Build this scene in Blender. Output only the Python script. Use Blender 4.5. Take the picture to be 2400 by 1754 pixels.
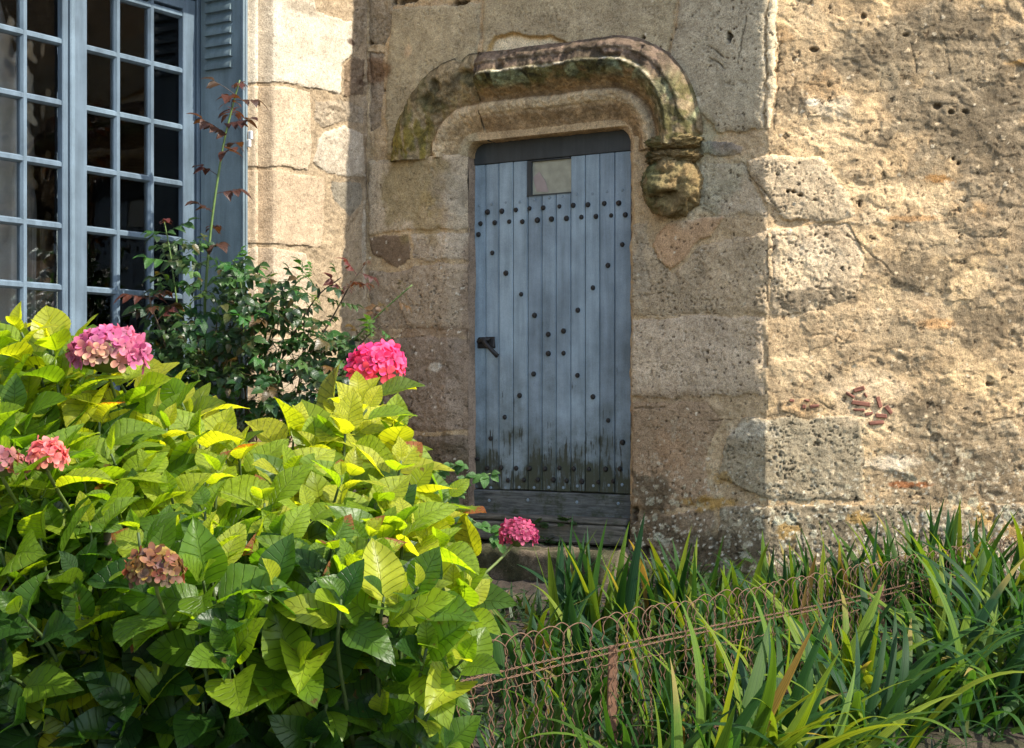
import bpy, math, random
import numpy as np
from mathutils import Vector, Matrix

for _o in list(bpy.data.objects):
    bpy.data.objects.remove(_o)
random.seed(7)
SC = bpy.context.scene
COL = SC.collection

# ------------------------------------------------------------------ camera, light, exposure
EYE = 1.5
FPX, CPX, HPX = 3763.0, 1200.0, 940.0          # focal length, centre column, horizon row of the 2400 px photograph
cam = bpy.data.cameras.new("camera")
cam.sensor_width = 36.0
cam.lens = FPX * 36.0 / 2400.0
cam.shift_y = (HPX - 877.0) / 2400.0
cam.clip_start, cam.clip_end = 0.05, 500.0
cam_o = bpy.data.objects.new("camera", cam)
COL.objects.link(cam_o)
cam_o.location = (0, 0, EYE)
cam_o.rotation_euler = (math.pi / 2, 0, 0)
SC.camera = cam_o

SUN_EL = math.radians(47)
SUN_TH = math.radians(28.0)                       # to the right of the view, this much towards the camera
sun_dir = Vector((math.cos(SUN_TH) * math.cos(SUN_EL), -math.sin(SUN_TH) * math.cos(SUN_EL), math.sin(SUN_EL)))
world = bpy.data.worlds.new("World")
SC.world = world
world.use_nodes = True
wn = world.node_tree.nodes
sky = wn.new("ShaderNodeTexSky")
sky.sky_type = 'NISHITA'
sky.sun_disc = False
sky.sun_elevation = SUN_EL
sky.sun_rotation = math.atan2(sun_dir.x, sun_dir.y)
sky.air_density, sky.dust_density, sky.ozone_density = 1.0, 1.2, 1.0
bg = wn["Background"]
bg.inputs[1].default_value = 0.135
world.node_tree.links.new(sky.outputs[0], bg.inputs[0])
sl = bpy.data.lights.new("sun", 'SUN')
sl.energy = 3.2
sl.angle = math.radians(0.53)
sl.color = (1.0, 0.93, 0.82)
sun_o = bpy.data.objects.new("sun", sl)
COL.objects.link(sun_o)
sun_o.rotation_euler = sun_dir.to_track_quat('Z', 'Y').to_euler()
SC.view_settings.view_transform = 'Standard'
SC.view_settings.look = 'None'
SC.view_settings.exposure = 1.5
SC.view_settings.gamma = 1.0
SC.view_settings.use_curve_mapping = False
SC.cycles.max_bounces = 8
SC.cycles.transparent_max_bounces = 12

# ------------------------------------------------------------------ where the two walls stand
AL, AL2 = math.radians(32.5), math.radians(5.0)
TX = Vector((math.cos(AL), -math.sin(AL), 0))   # along the door wall, to the right
NX = Vector((-math.sin(AL), -math.cos(AL), 0))  # out of the door wall
CORNER = Vector((-0.769, 8.51, 0))
UB = 2.278                                       # where the door wall bends
DEL = AL - AL2
T3 = Vector((math.cos(AL2), -math.sin(AL2), 0))
N3 = Vector((-math.sin(AL2), -math.cos(AL2), 0))


def ray(px, py):
    return Vector(((px - CPX) / FPX, 1.0, -(py - HPX) / FPX))


def at(px, py, Y):
    d = ray(px, py) * Y
    return Vector((d.x, d.y, d.z + EYE))


def hit(px, py, P, N):
    d = ray(px, py)
    O = Vector((0, 0, EYE))
    t = (P - O).dot(N) / d.dot(N)
    return O + d * t


def wp(px, py, w=0.0):
    """photo pixel -> (u, v) on the door wall, w metres proud of it"""
    p = hit(px, py, CORNER + NX * w, NX)
    u = (p - CORNER).dot(TX)
    if u > UB:
        B = CORNER + TX * UB
        p = hit(px, py, B + N3 * w, N3)
        u = UB + (p - B).dot(T3)
    return u, p.z


def ww(px, py, w=0.0):
    """photo pixel -> (x, z) on the window wall; x runs towards the corner and is negative"""
    p = hit(px, py, CORNER + TX * w, TX)
    return -(p - CORNER).dot(NX), p.z


# ------------------------------------------------------------------ small helpers
def link(o, parent=None):
    COL.objects.link(o)
    if parent is not None:
        o.parent = parent
    return o


def mesh_of(name, verts, faces, mat=None, smooth=False, uvs=None):
    me = bpy.data.meshes.new(name)
    me.from_pydata([tuple(v) for v in verts], [], faces)
    if mat is not None:
        me.materials.append(mat)
    if smooth:
        me.polygons.foreach_set("use_smooth", [True] * len(me.polygons))
    if uvs is not None:
        ul = me.uv_layers.new(name="UVMap")
        li = np.empty(len(me.loops), dtype=np.int32)
        me.loops.foreach_get("vertex_index", li)
        ul.data.foreach_set("uv", np.asarray(uvs, dtype=np.float32)[li].ravel())
    me.update()
    return me


def big_mesh(name, verts, quads, mat, cols=None):
    me = bpy.data.meshes.new(name)
    nv, nf = len(verts), len(quads)
    me.vertices.add(nv)
    me.vertices.foreach_set("co", np.asarray(verts, dtype=np.float32).ravel())
    me.loops.add(nf * 4)
    me.loops.foreach_set("vertex_index", np.asarray(quads, dtype=np.int32).ravel())
    me.polygons.add(nf)
    me.polygons.foreach_set("loop_start", np.arange(0, nf * 4, 4, dtype=np.int32))
    me.polygons.foreach_set("use_smooth", np.ones(nf, dtype=bool))
    me.materials.append(mat)
    me.update(calc_edges=True)
    if cols is not None:
        a = me.color_attributes.new("tint", 'FLOAT_COLOR', 'POINT')
        a.data.foreach_set("color", np.asarray(cols, dtype=np.float32).ravel())
    return me


def obj(name, me, parent=None, loc=None, rot=None, scale=None):
    o = bpy.data.objects.new(name, me)
    if loc is not None:
        o.location = loc
    if rot is not None:
        o.rotation_euler = rot
    if scale is not None:
        o.scale = scale if hasattr(scale, "__len__") else (scale,) * 3
    return link(o, parent)


def thing(name, label, cat, loc=(0, 0, 0), rotz=0.0, group=None):
    o = bpy.data.objects.new(name, None)
    o.empty_display_size = 0.1
    COL.objects.link(o)
    o.location = loc
    o.rotation_euler = (0, 0, rotz)
    return tag(o, label, cat, group)


def tag(o, label, cat, group=None):
    o["label"], o["category"], o["kind"] = label, cat, "thing"
    if group:
        o["group"] = group
    return o


def box_vf(x0, x1, y0, y1, z0, z1, ch=0.0, jit=0.0, rnd=None):
    """a box with chamfered edges (ch) and optional uneven corners"""
    if ch <= 0:
        v = [(x, y, z) for x in (x0, x1) for y in (y0, y1) for z in (z0, z1)]
        f = [(0, 1, 3, 2), (4, 6, 7, 5), (0, 4, 5, 1), (2, 3, 7, 6), (0, 2, 6, 4), (1, 5, 7, 3)]
        return v, f
    X, Y, Z = (x0, x1), (y0, y1), (z0, z1)
    sg = (1, -1)
    idx, v = {}, []
    for i in (0, 1):
        for j in (0, 1):
            for k in (0, 1):
                jx, jy, jz = [(rnd.uniform(-jit, jit) if rnd else 0) for _ in range(3)]
                for a in range(3):
                    p = [X[i], Y[j], Z[k]]
                    d = [sg[i] * ch, sg[j] * ch, sg[k] * ch]
                    for b in range(3):
                        if b != a:
                            p[b] += d[b]
                    idx[(i, j, k, a)] = len(v)
                    v.append((p[0] + jx, p[1] + jy, p[2] + jz))
    f = []
    for a in range(3):
        b, c = (a + 1) % 3, (a + 2) % 3
        for s in (0, 1):
            q = []
            for (m, n) in ((0, 0), (1, 0), (1, 1), (0, 1)):
                key = [0, 0, 0]
                key[a], key[b], key[c] = s, m, n
                q.append(idx[(key[0], key[1], key[2], a)])
            f.append(tuple(q if s else q[::-1]))
    for a in range(3):      # edges along axis a
        b, c = (a + 1) % 3, (a + 2) % 3
        for m in (0, 1):
            for n in (0, 1):
                k0, k1 = [0, 0, 0], [0, 0, 0]
                k0[a], k1[a] = 0, 1
                k0[b] = k1[b] = m
                k0[c] = k1[c] = n
                q = [idx[(*k0, b)], idx[(*k1, b)], idx[(*k1, c)], idx[(*k0, c)]]
                f.append(tuple(q if m != n else q[::-1]))
    for i in (0, 1):
        for j in (0, 1):
            for k in (0, 1):
                q = [idx[(i, j, k, 0)], idx[(i, j, k, 1)], idx[(i, j, k, 2)]]
                f.append(tuple(q if (i + j + k) % 2 else q[::-1]))
    return v, f


class MB:
    """collects shapes that belong to ONE part"""

    def __init__(self):
        self.v, self.f, self.uv = [], [], []

    def add(self, v, f, uv=None):
        n = len(self.v)
        self.v += [tuple(p) for p in v]
        self.f += [tuple(i + n for i in q) for q in f]
        self.uv += list(uv) if uv is not None else [(0, 0)] * len(v)
        return self

    def box(self, *a, **k):
        return self.add(*box_vf(*a, **k))

    def mesh(self, name, mat, smooth=False):
        return mesh_of(name, self.v, self.f, mat, smooth, self.uv)


def tube_vf(pts, radii, sides=6, cap=True):
    pts = [Vector(p) for p in pts]
    if not hasattr(radii, "__len__"):
        radii = [radii] * len(pts)
    v, f = [], []
    up = Vector((0.12, 0.3, 1)).normalized()
    prev = None
    for i, p in enumerate(pts):
        t = (pts[min(i + 1, len(pts) - 1)] - pts[max(i - 1, 0)]).normalized()
        a = prev if prev is not None else t.cross(up if abs(t.dot(up)) < .95 else Vector((1, 0, 0)))
        a = (a - t * a.dot(t)).normalized()
        prev = a
        b = t.cross(a)
        for k in range(sides):
            an = 2 * math.pi * k / sides
            v.append(p + (a * math.cos(an) + b * math.sin(an)) * radii[i])
    for i in range(len(pts) - 1):
        for k in range(sides):
            f.append((i * sides + k, i * sides + (k + 1) % sides, (i + 1) * sides + (k + 1) % sides, (i + 1) * sides + k))
    if cap:
        f.append(tuple(range(sides))[::-1])
        f.append(tuple((len(pts) - 1) * sides + k for k in range(sides)))
    return v, f


def smooth_path(pts, n):
    """Catmull-Rom through pts"""
    P = [Vector(p) for p in pts]
    P = [P[0] * 2 - P[1]] + P + [P[-1] * 2 - P[-2]]
    m = len(P) - 3
    out = []
    for i in range(n + 1):
        s = min(i / n * m, m - 1e-6)
        k = int(s)
        t = s - k
        a, b, c, d = P[k:k + 4]
        out.append(0.5 * ((2 * b) + (c - a) * t + (2 * a - 5 * b + 4 * c - d) * t * t + (3 * b - a - 3 * c + d) * t ** 3))
    return out


# ------------------------------------------------------------------ array noise for the stone surfaces
def _h(ix, iy, seed):
    n = (ix.astype(np.int64) * 374761393 + iy.astype(np.int64) * 668265263 + seed * 1442695041) & 0xFFFFFFFF
    n = ((n ^ (n >> 13)) * 1274126177) & 0xFFFFFFFF
    n = ((n ^ (n >> 16)) * 2246822519) & 0xFFFFFFFF
    return ((n ^ (n >> 15)) & 0xFFFFFF) / float(0xFFFFFF)


def vn(x, y, seed):
    ix, iy = np.floor(x), np.floor(y)
    fx, fy = x - ix, y - iy
    fx, fy = fx * fx * fx * (fx * (fx * 6 - 15) + 10), fy * fy * fy * (fy * (fy * 6 - 15) + 10)
    a, b = _h(ix, iy, seed), _h(ix + 1, iy, seed)
    c, d = _h(ix, iy + 1, seed), _h(ix + 1, iy + 1, seed)
    return (a * (1 - fx) + b * fx) * (1 - fy) + (c * (1 - fx) + d * fx) * fy


def fbm(x, y, f, o=4, seed=1, gain=0.5):
    s, a, t = 0.0, 1.0, 0.0
    for i in range(o):
        c, sn = math.cos(i * 1.1 + .4), math.sin(i * 1.1 + .4)
        s = s + a * vn((x * c - y * sn) * f + 13.7 * i, (x * sn + y * c) * f + 7.1 * i, seed + i * 17)
        t += a
        a *= gain
        f *= 2.03
    return s / t


def worley(x, y, seed, jit=0.9):
    ix, iy = np.floor(x), np.floor(y)
    f1 = np.full(x.shape, 9.0)
    f2 = np.full(x.shape, 9.0)
    cid = np.zeros(x.shape, dtype=np.int64)
    for dx in (-1, 0, 1):
        for dy in (-1, 0, 1):
            cx, cy = ix + dx, iy + dy
            px = cx + .5 + (_h(cx, cy, seed) - .5) * jit
            py = cy + .5 + (_h(cx, cy, seed + 5) - .5) * jit
            d = np.hypot(x - px, y - py)
            k = (cx.astype(np.int64) + 5000) * 20000 + cy.astype(np.int64) + 5000
            nearer = d < f1
            f2 = np.where(nearer, f1, np.minimum(f2, d))
            cid = np.where(nearer, k, cid)
            f1 = np.where(nearer, d, f1)
    return f1, f2, cid


def sst(a, b, x):
    t = np.clip((x - a) / (b - a), 0, 1)
    return t * t * (3 - 2 * t)


def poly_sd(pts, X, Y):
    """signed distance to a polygon, positive inside"""
    d = np.full(X.shape, 1e9)
    ins = np.zeros(X.shape, dtype=bool)
    n = len(pts)
    for i in range(n):
        ax, ay = pts[i]
        bx, by = pts[(i + 1) % n]
        ex, ey = bx - ax, by - ay
        t = np.clip(((X - ax) * ex + (Y - ay) * ey) / (ex * ex + ey * ey + 1e-12), 0, 1)
        d = np.minimum(d, np.hypot(X - ax - t * ex, Y - ay - t * ey))
        if abs(ey) > 1e-9:
            cr = ((ay > Y) != (by > Y)) & (X < ex * (Y - ay) / ey + ax)
            ins ^= cr
    return np.where(ins, d, -d)


# ------------------------------------------------------------------ materials
def nmat(name):
    m = bpy.data.materials.new(name)
    m.use_nodes = True
    nt = m.node_tree
    return m, nt, nt.nodes, nt.links, nt.nodes["Principled BSDF"]


def node(ns, t, **k):
    n = ns.new(t)
    for a, b in k.items():
        setattr(n, a, b)
    return n


def ramp(ns, stops, interp='LINEAR'):
    r = ns.new("ShaderNodeValToRGB")
    r.color_ramp.interpolation = interp
    e = r.color_ramp.elements
    while len(e) < len(stops):
        e.new(0.5)
    for el, (p, c) in zip(e, stops):
        el.position = p
        el.color = (*c, 1) if len(c) == 3 else c
    return r


def noise(ns, ls, vec, scale, detail=4, rough=.55, dist=0.0):
    n = ns.new("ShaderNodeTexNoise")
    n.inputs["Scale"].default_value = scale
    n.inputs["Detail"].default_value = detail
    n.inputs["Roughness"].default_value = rough
    n.inputs["Distortion"].default_value = dist
    if vec is not None:
        ls.new(vec, n.inputs["Vector"])
    return n


def mathn(ns, ls, op, a, b=None, c=None, clamp=False):
    n = ns.new("ShaderNodeMath")
    n.operation = op
    n.use_clamp = clamp
    for i, x in enumerate((a, b, c)):
        if x is None:
            continue
        if isinstance(x, (int, float)):
            n.inputs[i].default_value = x
        else:
            ls.new(x, n.inputs[i])
    return n.outputs[0]


def mix(ns, ls, fac, a, b, mode='MIX'):
    n = ns.new("ShaderNodeMix")
    n.data_type = 'RGBA'
    n.blend_type = mode
    for s, x in ((n.inputs[0], fac), (n.inputs[6], a), (n.inputs[7], b)):
        if isinstance(x, (int, float)):
            s.default_value = x
        elif isinstance(x, tuple):
            s.default_value = (*x, 1) if len(x) == 3 else x
        else:
            ls.new(x, s)
    return n.outputs[2]


def bump(ns, ls, h, strength, dist, prev=None):
    b = ns.new("ShaderNodeBump")
    b.inputs["Strength"].default_value = strength
    b.inputs["Distance"].default_value = dist
    ls.new(h, b.inputs["Height"])
    if prev is not None:
        ls.new(prev, b.inputs["Normal"])
    return b.outputs[0]


def mat_stone():
    """stone and mortar: the large colours come per vertex (tint), grain and fine pits from noise; tint alpha = how pitted"""
    m, nt, ns, ls, bs = nmat("weathered_stone")
    tc = node(ns, "ShaderNodeTexCoord")
    P = tc.outputs["Object"]
    at_ = node(ns, "ShaderNodeAttribute", attribute_name="tint")
    n1 = noise(ns, ls, P, 38, 6, .7)
    n2 = noise(ns, ls, P, 190, 4, .75)
    n3 = noise(ns, ls, P, 9, 5, .6)
    g1 = ramp(ns, [(.25, (.66, .63, .59)), (.5, (1, 1, 1)), (.75, (1.24, 1.22, 1.18))])
    ls.new(n1.outputs[0], g1.inputs[0])
    g2 = ramp(ns, [(.30, (.50, .47, .43)), (.5, (1, 1, 1)), (.70, (1.45, 1.43, 1.40))])
    ls.new(n2.outputs[0], g2.inputs[0])
    g3 = ramp(ns, [(.3, (.82, .80, .77)), (.7, (1.14, 1.14, 1.13))])
    ls.new(n3.outputs[0], g3.inputs[0])
    c = mix(ns, ls, 1.0, at_.outputs["Color"], g1.outputs[0], 'MULTIPLY')
    c = mix(ns, ls, 1.0, c, g2.outputs[0], 'MULTIPLY')
    c = mix(ns, ls, 1.0, c, g3.outputs[0], 'MULTIPLY')
    # small dirty pits
    n4 = noise(ns, ls, P, 75, 3, .6, .4)
    pit = mathn(ns, ls, 'SUBTRACT', .385, n4.outputs[0])
    pit = mathn(ns, ls, 'MULTIPLY', pit, 12, clamp=True)
    pit = mathn(ns, ls, 'MULTIPLY', pit, at_.outputs["Alpha"], clamp=True)
    c = mix(ns, ls, mathn(ns, ls, 'MULTIPLY', pit, .8), c, (.075, .055, .038))
    # pale specks
    n5 = noise(ns, ls, P, 120, 2, .5)
    sp = mathn(ns, ls, 'SUBTRACT', n5.outputs[0], .70)
    sp = mathn(ns, ls, 'MULTIPLY', sp, 14, clamp=True)
    sp = mathn(ns, ls, 'MULTIPLY', sp, .4)
    c = mix(ns, ls, sp, c, (.66, .60, .50))
    n6 = noise(ns, ls, P, 105, 3, .7, .2)
    gr_ = mathn(ns, ls, 'MULTIPLY', mathn(ns, ls, 'SUBTRACT', n6.outputs[0], .57), 14, clamp=True)
    c = mix(ns, ls, mathn(ns, ls, 'MULTIPLY', gr_, .55), c, mix(ns, ls, 1.0, c, (.42, .38, .33), 'MULTIPLY'))
    ls.new(c, bs.inputs["Base Color"])
    bs.inputs["Roughness"].default_value = .93
    bs.inputs["Specular IOR Level"].default_value = .15
    b = bump(ns, ls, n1.outputs[0], .75, .012)
    b = bump(ns, ls, n2.outputs[0], .65, .005, b)
    inv = mathn(ns, ls, 'SUBTRACT', 1.0, pit)
    b = bump(ns, ls, inv, .8, .006, b)
    ls.new(b, bs.inputs["Normal"])
    return m


def mat_paint(name, col, chip, grime, streak=True):
    """old oil paint: weathered, chipped along the grain (local z); chip and grime grow towards the foot"""
    m, nt, ns, ls, bs = nmat(name)
    tc = node(ns, "ShaderNodeTexCoord")
    P = tc.outputs["Object"]
    mp = node(ns, "ShaderNodeMapping")
    ls.new(P, mp.inputs[0])
    mp.inputs["Scale"].default_value = (1, 1, .09) if streak else (1, 1, 1)
    S = mp.outputs[0]
    big = noise(ns, ls, P, 5, 4, .6)
    fine = noise(ns, ls, P, 260, 3, .7)
    gr = noise(ns, ls, S, 90, 5, .65)
    cr = ramp(ns, [(.3, tuple(x * .72 for x in col)), (.55, col), (.8, tuple(min(1, x * 1.22 + .01) for x in col))])
    ls.new(big.outputs[0], cr.inputs[0])
    oi = node(ns, "ShaderNodeObjectInfo")
    ro = ramp(ns, [(0, (.86, .86, .87)), (1, (1.1, 1.1, 1.08))])
    ls.new(oi.outputs["Random"], ro.inputs[0])
    f2 = ramp(ns, [(.3, (.8, .8, .8)), (.7, (1.15, 1.15, 1.15))])
    ls.new(fine.outputs[0], f2.inputs[0])
    c = mix(ns, ls, 1.0, cr.outputs[0], f2.outputs[0], 'MULTIPLY')
    c = mix(ns, ls, 1.0, c, ro.outputs[0], 'MULTIPLY')
    sk = noise(ns, ls, S, 26, 4, .6)
    skr = ramp(ns, [(.35, (.78, .80, .80)), (.6, (1.06, 1.06, 1.06))])
    ls.new(sk.outputs[0], skr.inputs[0])
    c = mix(ns, ls, 1.0, c, skr.outputs[0], 'MULTIPLY')
    sep = node(ns, "ShaderNodeSeparateXYZ")
    ls.new(P, sep.inputs[0])
    low = node(ns, "ShaderNodeMapRange")
    low.inputs["From Min"].default_value, low.inputs["From Max"].default_value = grime[0], grime[1]
    wob = mathn(ns, ls, 'MULTIPLY', mathn(ns, ls, 'SUBTRACT', big.outputs[0], .5), 1.1)
    ls.new(mathn(ns, ls, 'ADD', sep.outputs[2], wob), low.inputs[0])
    # bare, grey-black wood where the paint has gone
    c1 = noise(ns, ls, S, 60, 6, .72, .3)
    th = mathn(ns, ls, 'MULTIPLY', mathn(ns, ls, 'MULTIPLY', low.outputs[0], low.outputs[0]), .26)
    th = mathn(ns, ls, 'ADD', th, chip)
    ch = mathn(ns, ls, 'SUBTRACT', th, c1.outputs[0])
    ch = mathn(ns, ls, 'MULTIPLY', ch, 30, clamp=True)
    c = mix(ns, ls, ch, c, (.035, .034, .03))
    # green-black damp at the foot
    dn = noise(ns, ls, P, 14, 5, .7)
    dm = mathn(ns, ls, 'MULTIPLY', low.outputs[0], low.outputs[0])
    dm = mathn(ns, ls, 'MULTIPLY', dm, dn.outputs[0])
    dm = mathn(ns, ls, 'MULTIPLY', dm, 1.7, clamp=True)
    c = mix(ns, ls, dm, c, (.05, .058, .035))
    ls.new(c, bs.inputs["Base Color"])
    bs.inputs["Roughness"].default_value = .62
    bs.inputs["Specular IOR Level"].default_value = .35
    b = bump(ns, ls, gr.outputs[0], .35, .003)
    b = bump(ns, ls, ch, .5, -.002, b)
    ls.new(b, bs.inputs["Normal"])
    return m


def mat_simple(name, col, rough=.7, var=.25, scale=30, metal=0.0, bstr=.3, bdist=.003, spec=.4):
    m, nt, ns, ls, bs = nmat(name)
    tc = node(ns, "ShaderNodeTexCoord")
    n = noise(ns, ls, tc.outputs["Object"], scale, 5, .65)
    r = ramp(ns, [(.28, tuple(x * (1 - var) for x in col)), (.5, col), (.75, tuple(min(1, x * (1 + var)) for x in col))])
    ls.new(n.outputs[0], r.inputs[0])
    ls.new(r.outputs[0], bs.inputs["Base Color"])
    bs.inputs["Roughness"].default_value = rough
    bs.inputs["Metallic"].default_value = metal
    bs.inputs["Specular IOR Level"].default_value = spec
    ls.new(bump(ns, ls, n.outputs[0], bstr, bdist), bs.inputs["Normal"])
    return m


def mat_wood_old(name, ca, cb, moss):
    m, nt, ns, ls, bs = nmat(name)
    tc = node(ns, "ShaderNodeTexCoord")
    P = tc.outputs["Object"]
    mp = node(ns, "ShaderNodeMapping")
    ls.new(P, mp.inputs[0])
    mp.inputs["Scale"].default_value = (.12, 1, 1)
    g = noise(ns, ls, mp.outputs[0], 70, 6, .7, .3)
    r = ramp(ns, [(.3, (.02, .019, .016)), (.48, ca), (.7, cb)])
    ls.new(g.outputs[0], r.inputs[0])
    k = noise(ns, ls, P, 11, 6, .7)
    mm = mathn(ns, ls, 'SUBTRACT', k.outputs[0], .5 - moss)
    mm = mathn(ns, ls, 'MULTIPLY', mm, 6, clamp=True)
    c = mix(ns, ls, mm, r.outputs[0], (.032, .04, .014))
    ls.new(c, bs.inputs["Base Color"])
    bs.inputs["Roughness"].default_value = .9
    b = bump(ns, ls, g.outputs[0], .8, .006)
    b = bump(ns, ls, k.outputs[0], .5, .01, b)
    ls.new(b, bs.inputs["Normal"])
    return m


def mat_leaf(name, island=False, veins=8.0, trans=.53, rough=.38, palette=None, veinlight=True, pack=1.55):
    """leaf: base colour from the object's own colour (or per loose leaf), side veins from UV, thin enough to glow"""
    m, nt, ns, ls, bs = nmat(name)
    uv = node(ns, "ShaderNodeUVMap", uv_map="UVMap")
    sep = node(ns, "ShaderNodeSeparateXYZ")
    ls.new(uv.outputs[0], sep.inputs[0])
    a = mathn(ns, ls, 'SUBTRACT', sep.outputs[0], .5)
    a = mathn(ns, ls, 'ABSOLUTE', a)
    a2 = mathn(ns, ls, 'MULTIPLY', a, 2.0)
    tc = node(ns, "ShaderNodeTexCoord")
    nz = noise(ns, ls, tc.outputs["Object"], 16, 4, .6)
    nf = noise(ns, ls, tc.outputs["Object"], 90, 3, .6)
    ph = mathn(ns, ls, 'MULTIPLY', sep.outputs[1], veins)
    sl_ = mathn(ns, ls, 'MULTIPLY', mathn(ns, ls, 'POWER', a2, .8), pack)
    ph = mathn(ns, ls, 'SUBTRACT', ph, sl_)
    ph = mathn(ns, ls, 'ADD', ph, mathn(ns, ls, 'MULTIPLY', nz.outputs[0], .25))
    fr = mathn(ns, ls, 'FRACT', ph)
    fr = mathn(ns, ls, 'ABSOLUTE', mathn(ns, ls, 'SUBTRACT', fr, .5))
    ve = mathn(ns, ls, 'MULTIPLY', mathn(ns, ls, 'SUBTRACT', .085, fr), 16, clamp=True)
    ri = mathn(ns, ls, 'MULTIPLY', mathn(ns, ls, 'SUBTRACT', .055, a2), 40, clamp=True)
    ve = mathn(ns, ls, 'MAXIMUM', ve, ri)
    if island == 'attr':
        aa = node(ns, "ShaderNodeAttribute", attribute_name="tint")
        base, brown = aa.outputs["Color"], None
    elif island:
        g = node(ns, "ShaderNodeNewGeometry")
        r = ramp(ns, palette)
        ls.new(g.outputs["Random Per Island"], r.inputs[0])
        base, brown = r.outputs[0], None
    else:
        oi = node(ns, "ShaderNodeObjectInfo")
        base, brown = oi.outputs["Color"], oi.outputs["Alpha"]
    t = ramp(ns, [(.3, (.72, .74, .7)), (.7, (1.25, 1.22, 1.1))])
    ls.new(nz.outputs[0], t.inputs[0])
    base = mix(ns, ls, 1.0, base, t.outputs[0], 'MULTIPLY')
    if brown is not None:       # scorched tip and margin, only on leaves that have it
        ed = mathn(ns, ls, 'MULTIPLY', sep.outputs[1], 1.0)
        ed = mathn(ns, ls, 'ADD', ed, mathn(ns, ls, 'MULTIPLY', a2, .25))
        ed = mathn(ns, ls, 'ADD', ed, mathn(ns, ls, 'MULTIPLY', mathn(ns, ls, 'SUBTRACT', nz.outputs[0], .5), .9))
        lim = mathn(ns, ls, 'ADD', .45, brown)
        ed = mathn(ns, ls, 'MULTIPLY', mathn(ns, ls, 'SUBTRACT', ed, lim), 14, clamp=True)
        base = mix(ns, ls, ed, base, (.24, .085, .025))
    ns_ = noise(ns, ls, tc.outputs["Object"], 34, 2, .5)
    spot = mathn(ns, ls, 'MULTIPLY', mathn(ns, ls, 'SUBTRACT', ns_.outputs[0], .69), 18, clamp=True)
    base = mix(ns, ls, mathn(ns, ls, 'MULTIPLY', spot, .8), base, (.10, .055, .02))
    vm = mathn(ns, ls, 'MULTIPLY', ve, .4 if veinlight else .3)
    dcol = mix(ns, ls, vm, base, mix(ns, ls, 1.0, base, (1.7, 1.6, 1.6), 'MULTIPLY'))
    ls.new(dcol, bs.inputs["Base Color"])
    bs.inputs["Roughness"].default_value = rough
    bs.inputs["Specular IOR Level"].default_value = .42
    tr = node(ns, "ShaderNodeBsdfTranslucent")
    tcol = mix(ns, ls, 1.0, base, (3.0, 2.85, .6), 'MULTIPLY')
    tcol = mix(ns, ls, mathn(ns, ls, 'MULTIPLY', ve, .85), tcol, mix(ns, ls, 1.0, tcol, (.22, .30, .2), 'MULTIPLY'))
    ls.new(tcol, tr.inputs[0])
    h = mathn(ns, ls, 'SUBTRACT', mathn(ns, ls, 'MULTIPLY', nf.outputs[0], .35), ve)
    b = bump(ns, ls, h, .8, .004)
    ls.new(b, bs.inputs["Normal"])
    mx = node(ns, "ShaderNodeMixShader")
    mx.inputs[0].default_value = trans
    ls.new(bs.outputs[0], mx.inputs[1])
    ls.new(tr.outputs[0], mx.inputs[2])
    ls.new(mx.outputs[0], nt.nodes["Material Output"].inputs[0])
    return m


def mat_blade(name):
    """sword leaf: fine parallel ribs, ochre tip when the object's alpha is low"""
    m, nt, ns, ls, bs = nmat(name)
    uv = node(ns, "ShaderNodeUVMap", uv_map="UVMap")
    sep = node(ns, "ShaderNodeSeparateXYZ")
    ls.new(uv.outputs[0], sep.inputs[0])
    tc = node(ns, "ShaderNodeTexCoord")
    oi = node(ns, "ShaderNodeObjectInfo")
    nz = noise(ns, ls, tc.outputs["Object"], 9, 4, .6)
    cmb = node(ns, "ShaderNodeCombineXYZ")
    ls.new(mathn(ns, ls, 'MULTIPLY', sep.outputs[0], 14), cmb.inputs[0])
    ls.new(mathn(ns, ls, 'MULTIPLY', sep.outputs[1], 1.5), cmb.inputs[1])
    ls.new(oi.outputs["Random"], cmb.inputs[2])
    rb = noise(ns, ls, cmb.outputs[0], 1.0, 2, .5)
    t = ramp(ns, [(.3, (.6, .64, .6)), (.7, (1.35, 1.3, 1.1))])
    ls.new(rb.outputs[0], t.inputs[0])
    base = mix(ns, ls, 1.0, oi.outputs["Color"], t.outputs[0], 'MULTIPLY')
    ed = mathn(ns, ls, 'ADD', sep.outputs[1], mathn(ns, ls, 'MULTIPLY', nz.outputs[0], .25))
    ed = mathn(ns, ls, 'SUBTRACT', ed, mathn(ns, ls, 'ADD', oi.outputs["Alpha"], .12))
    ed = mathn(ns, ls, 'MULTIPLY', ed, 5, clamp=True)
    base = mix(ns, ls, ed, base, (.25, .20, .055))
    ls.new(base, bs.inputs["Base Color"])
    bs.inputs["Roughness"].default_value = .55
    bs.inputs["Specular IOR Level"].default_value = .18
    tr = node(ns, "ShaderNodeBsdfTranslucent")
    ls.new(mix(ns, ls, 1.0, base, (2.4, 2.1, .8), 'MULTIPLY'), tr.inputs[0])
    b = bump(ns, ls, rb.outputs[0], .35, .002)
    ls.new(b, bs.inputs["Normal"])
    mx = node(ns, "ShaderNodeMixShader")
    mx.inputs[0].default_value = .40
    ls.new(bs.outputs[0], mx.inputs[1])
    ls.new(tr.outputs[0], mx.inputs[2])
    ls.new(mx.outputs[0], nt.nodes["Material Output"].inputs[0])
    return m


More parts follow.
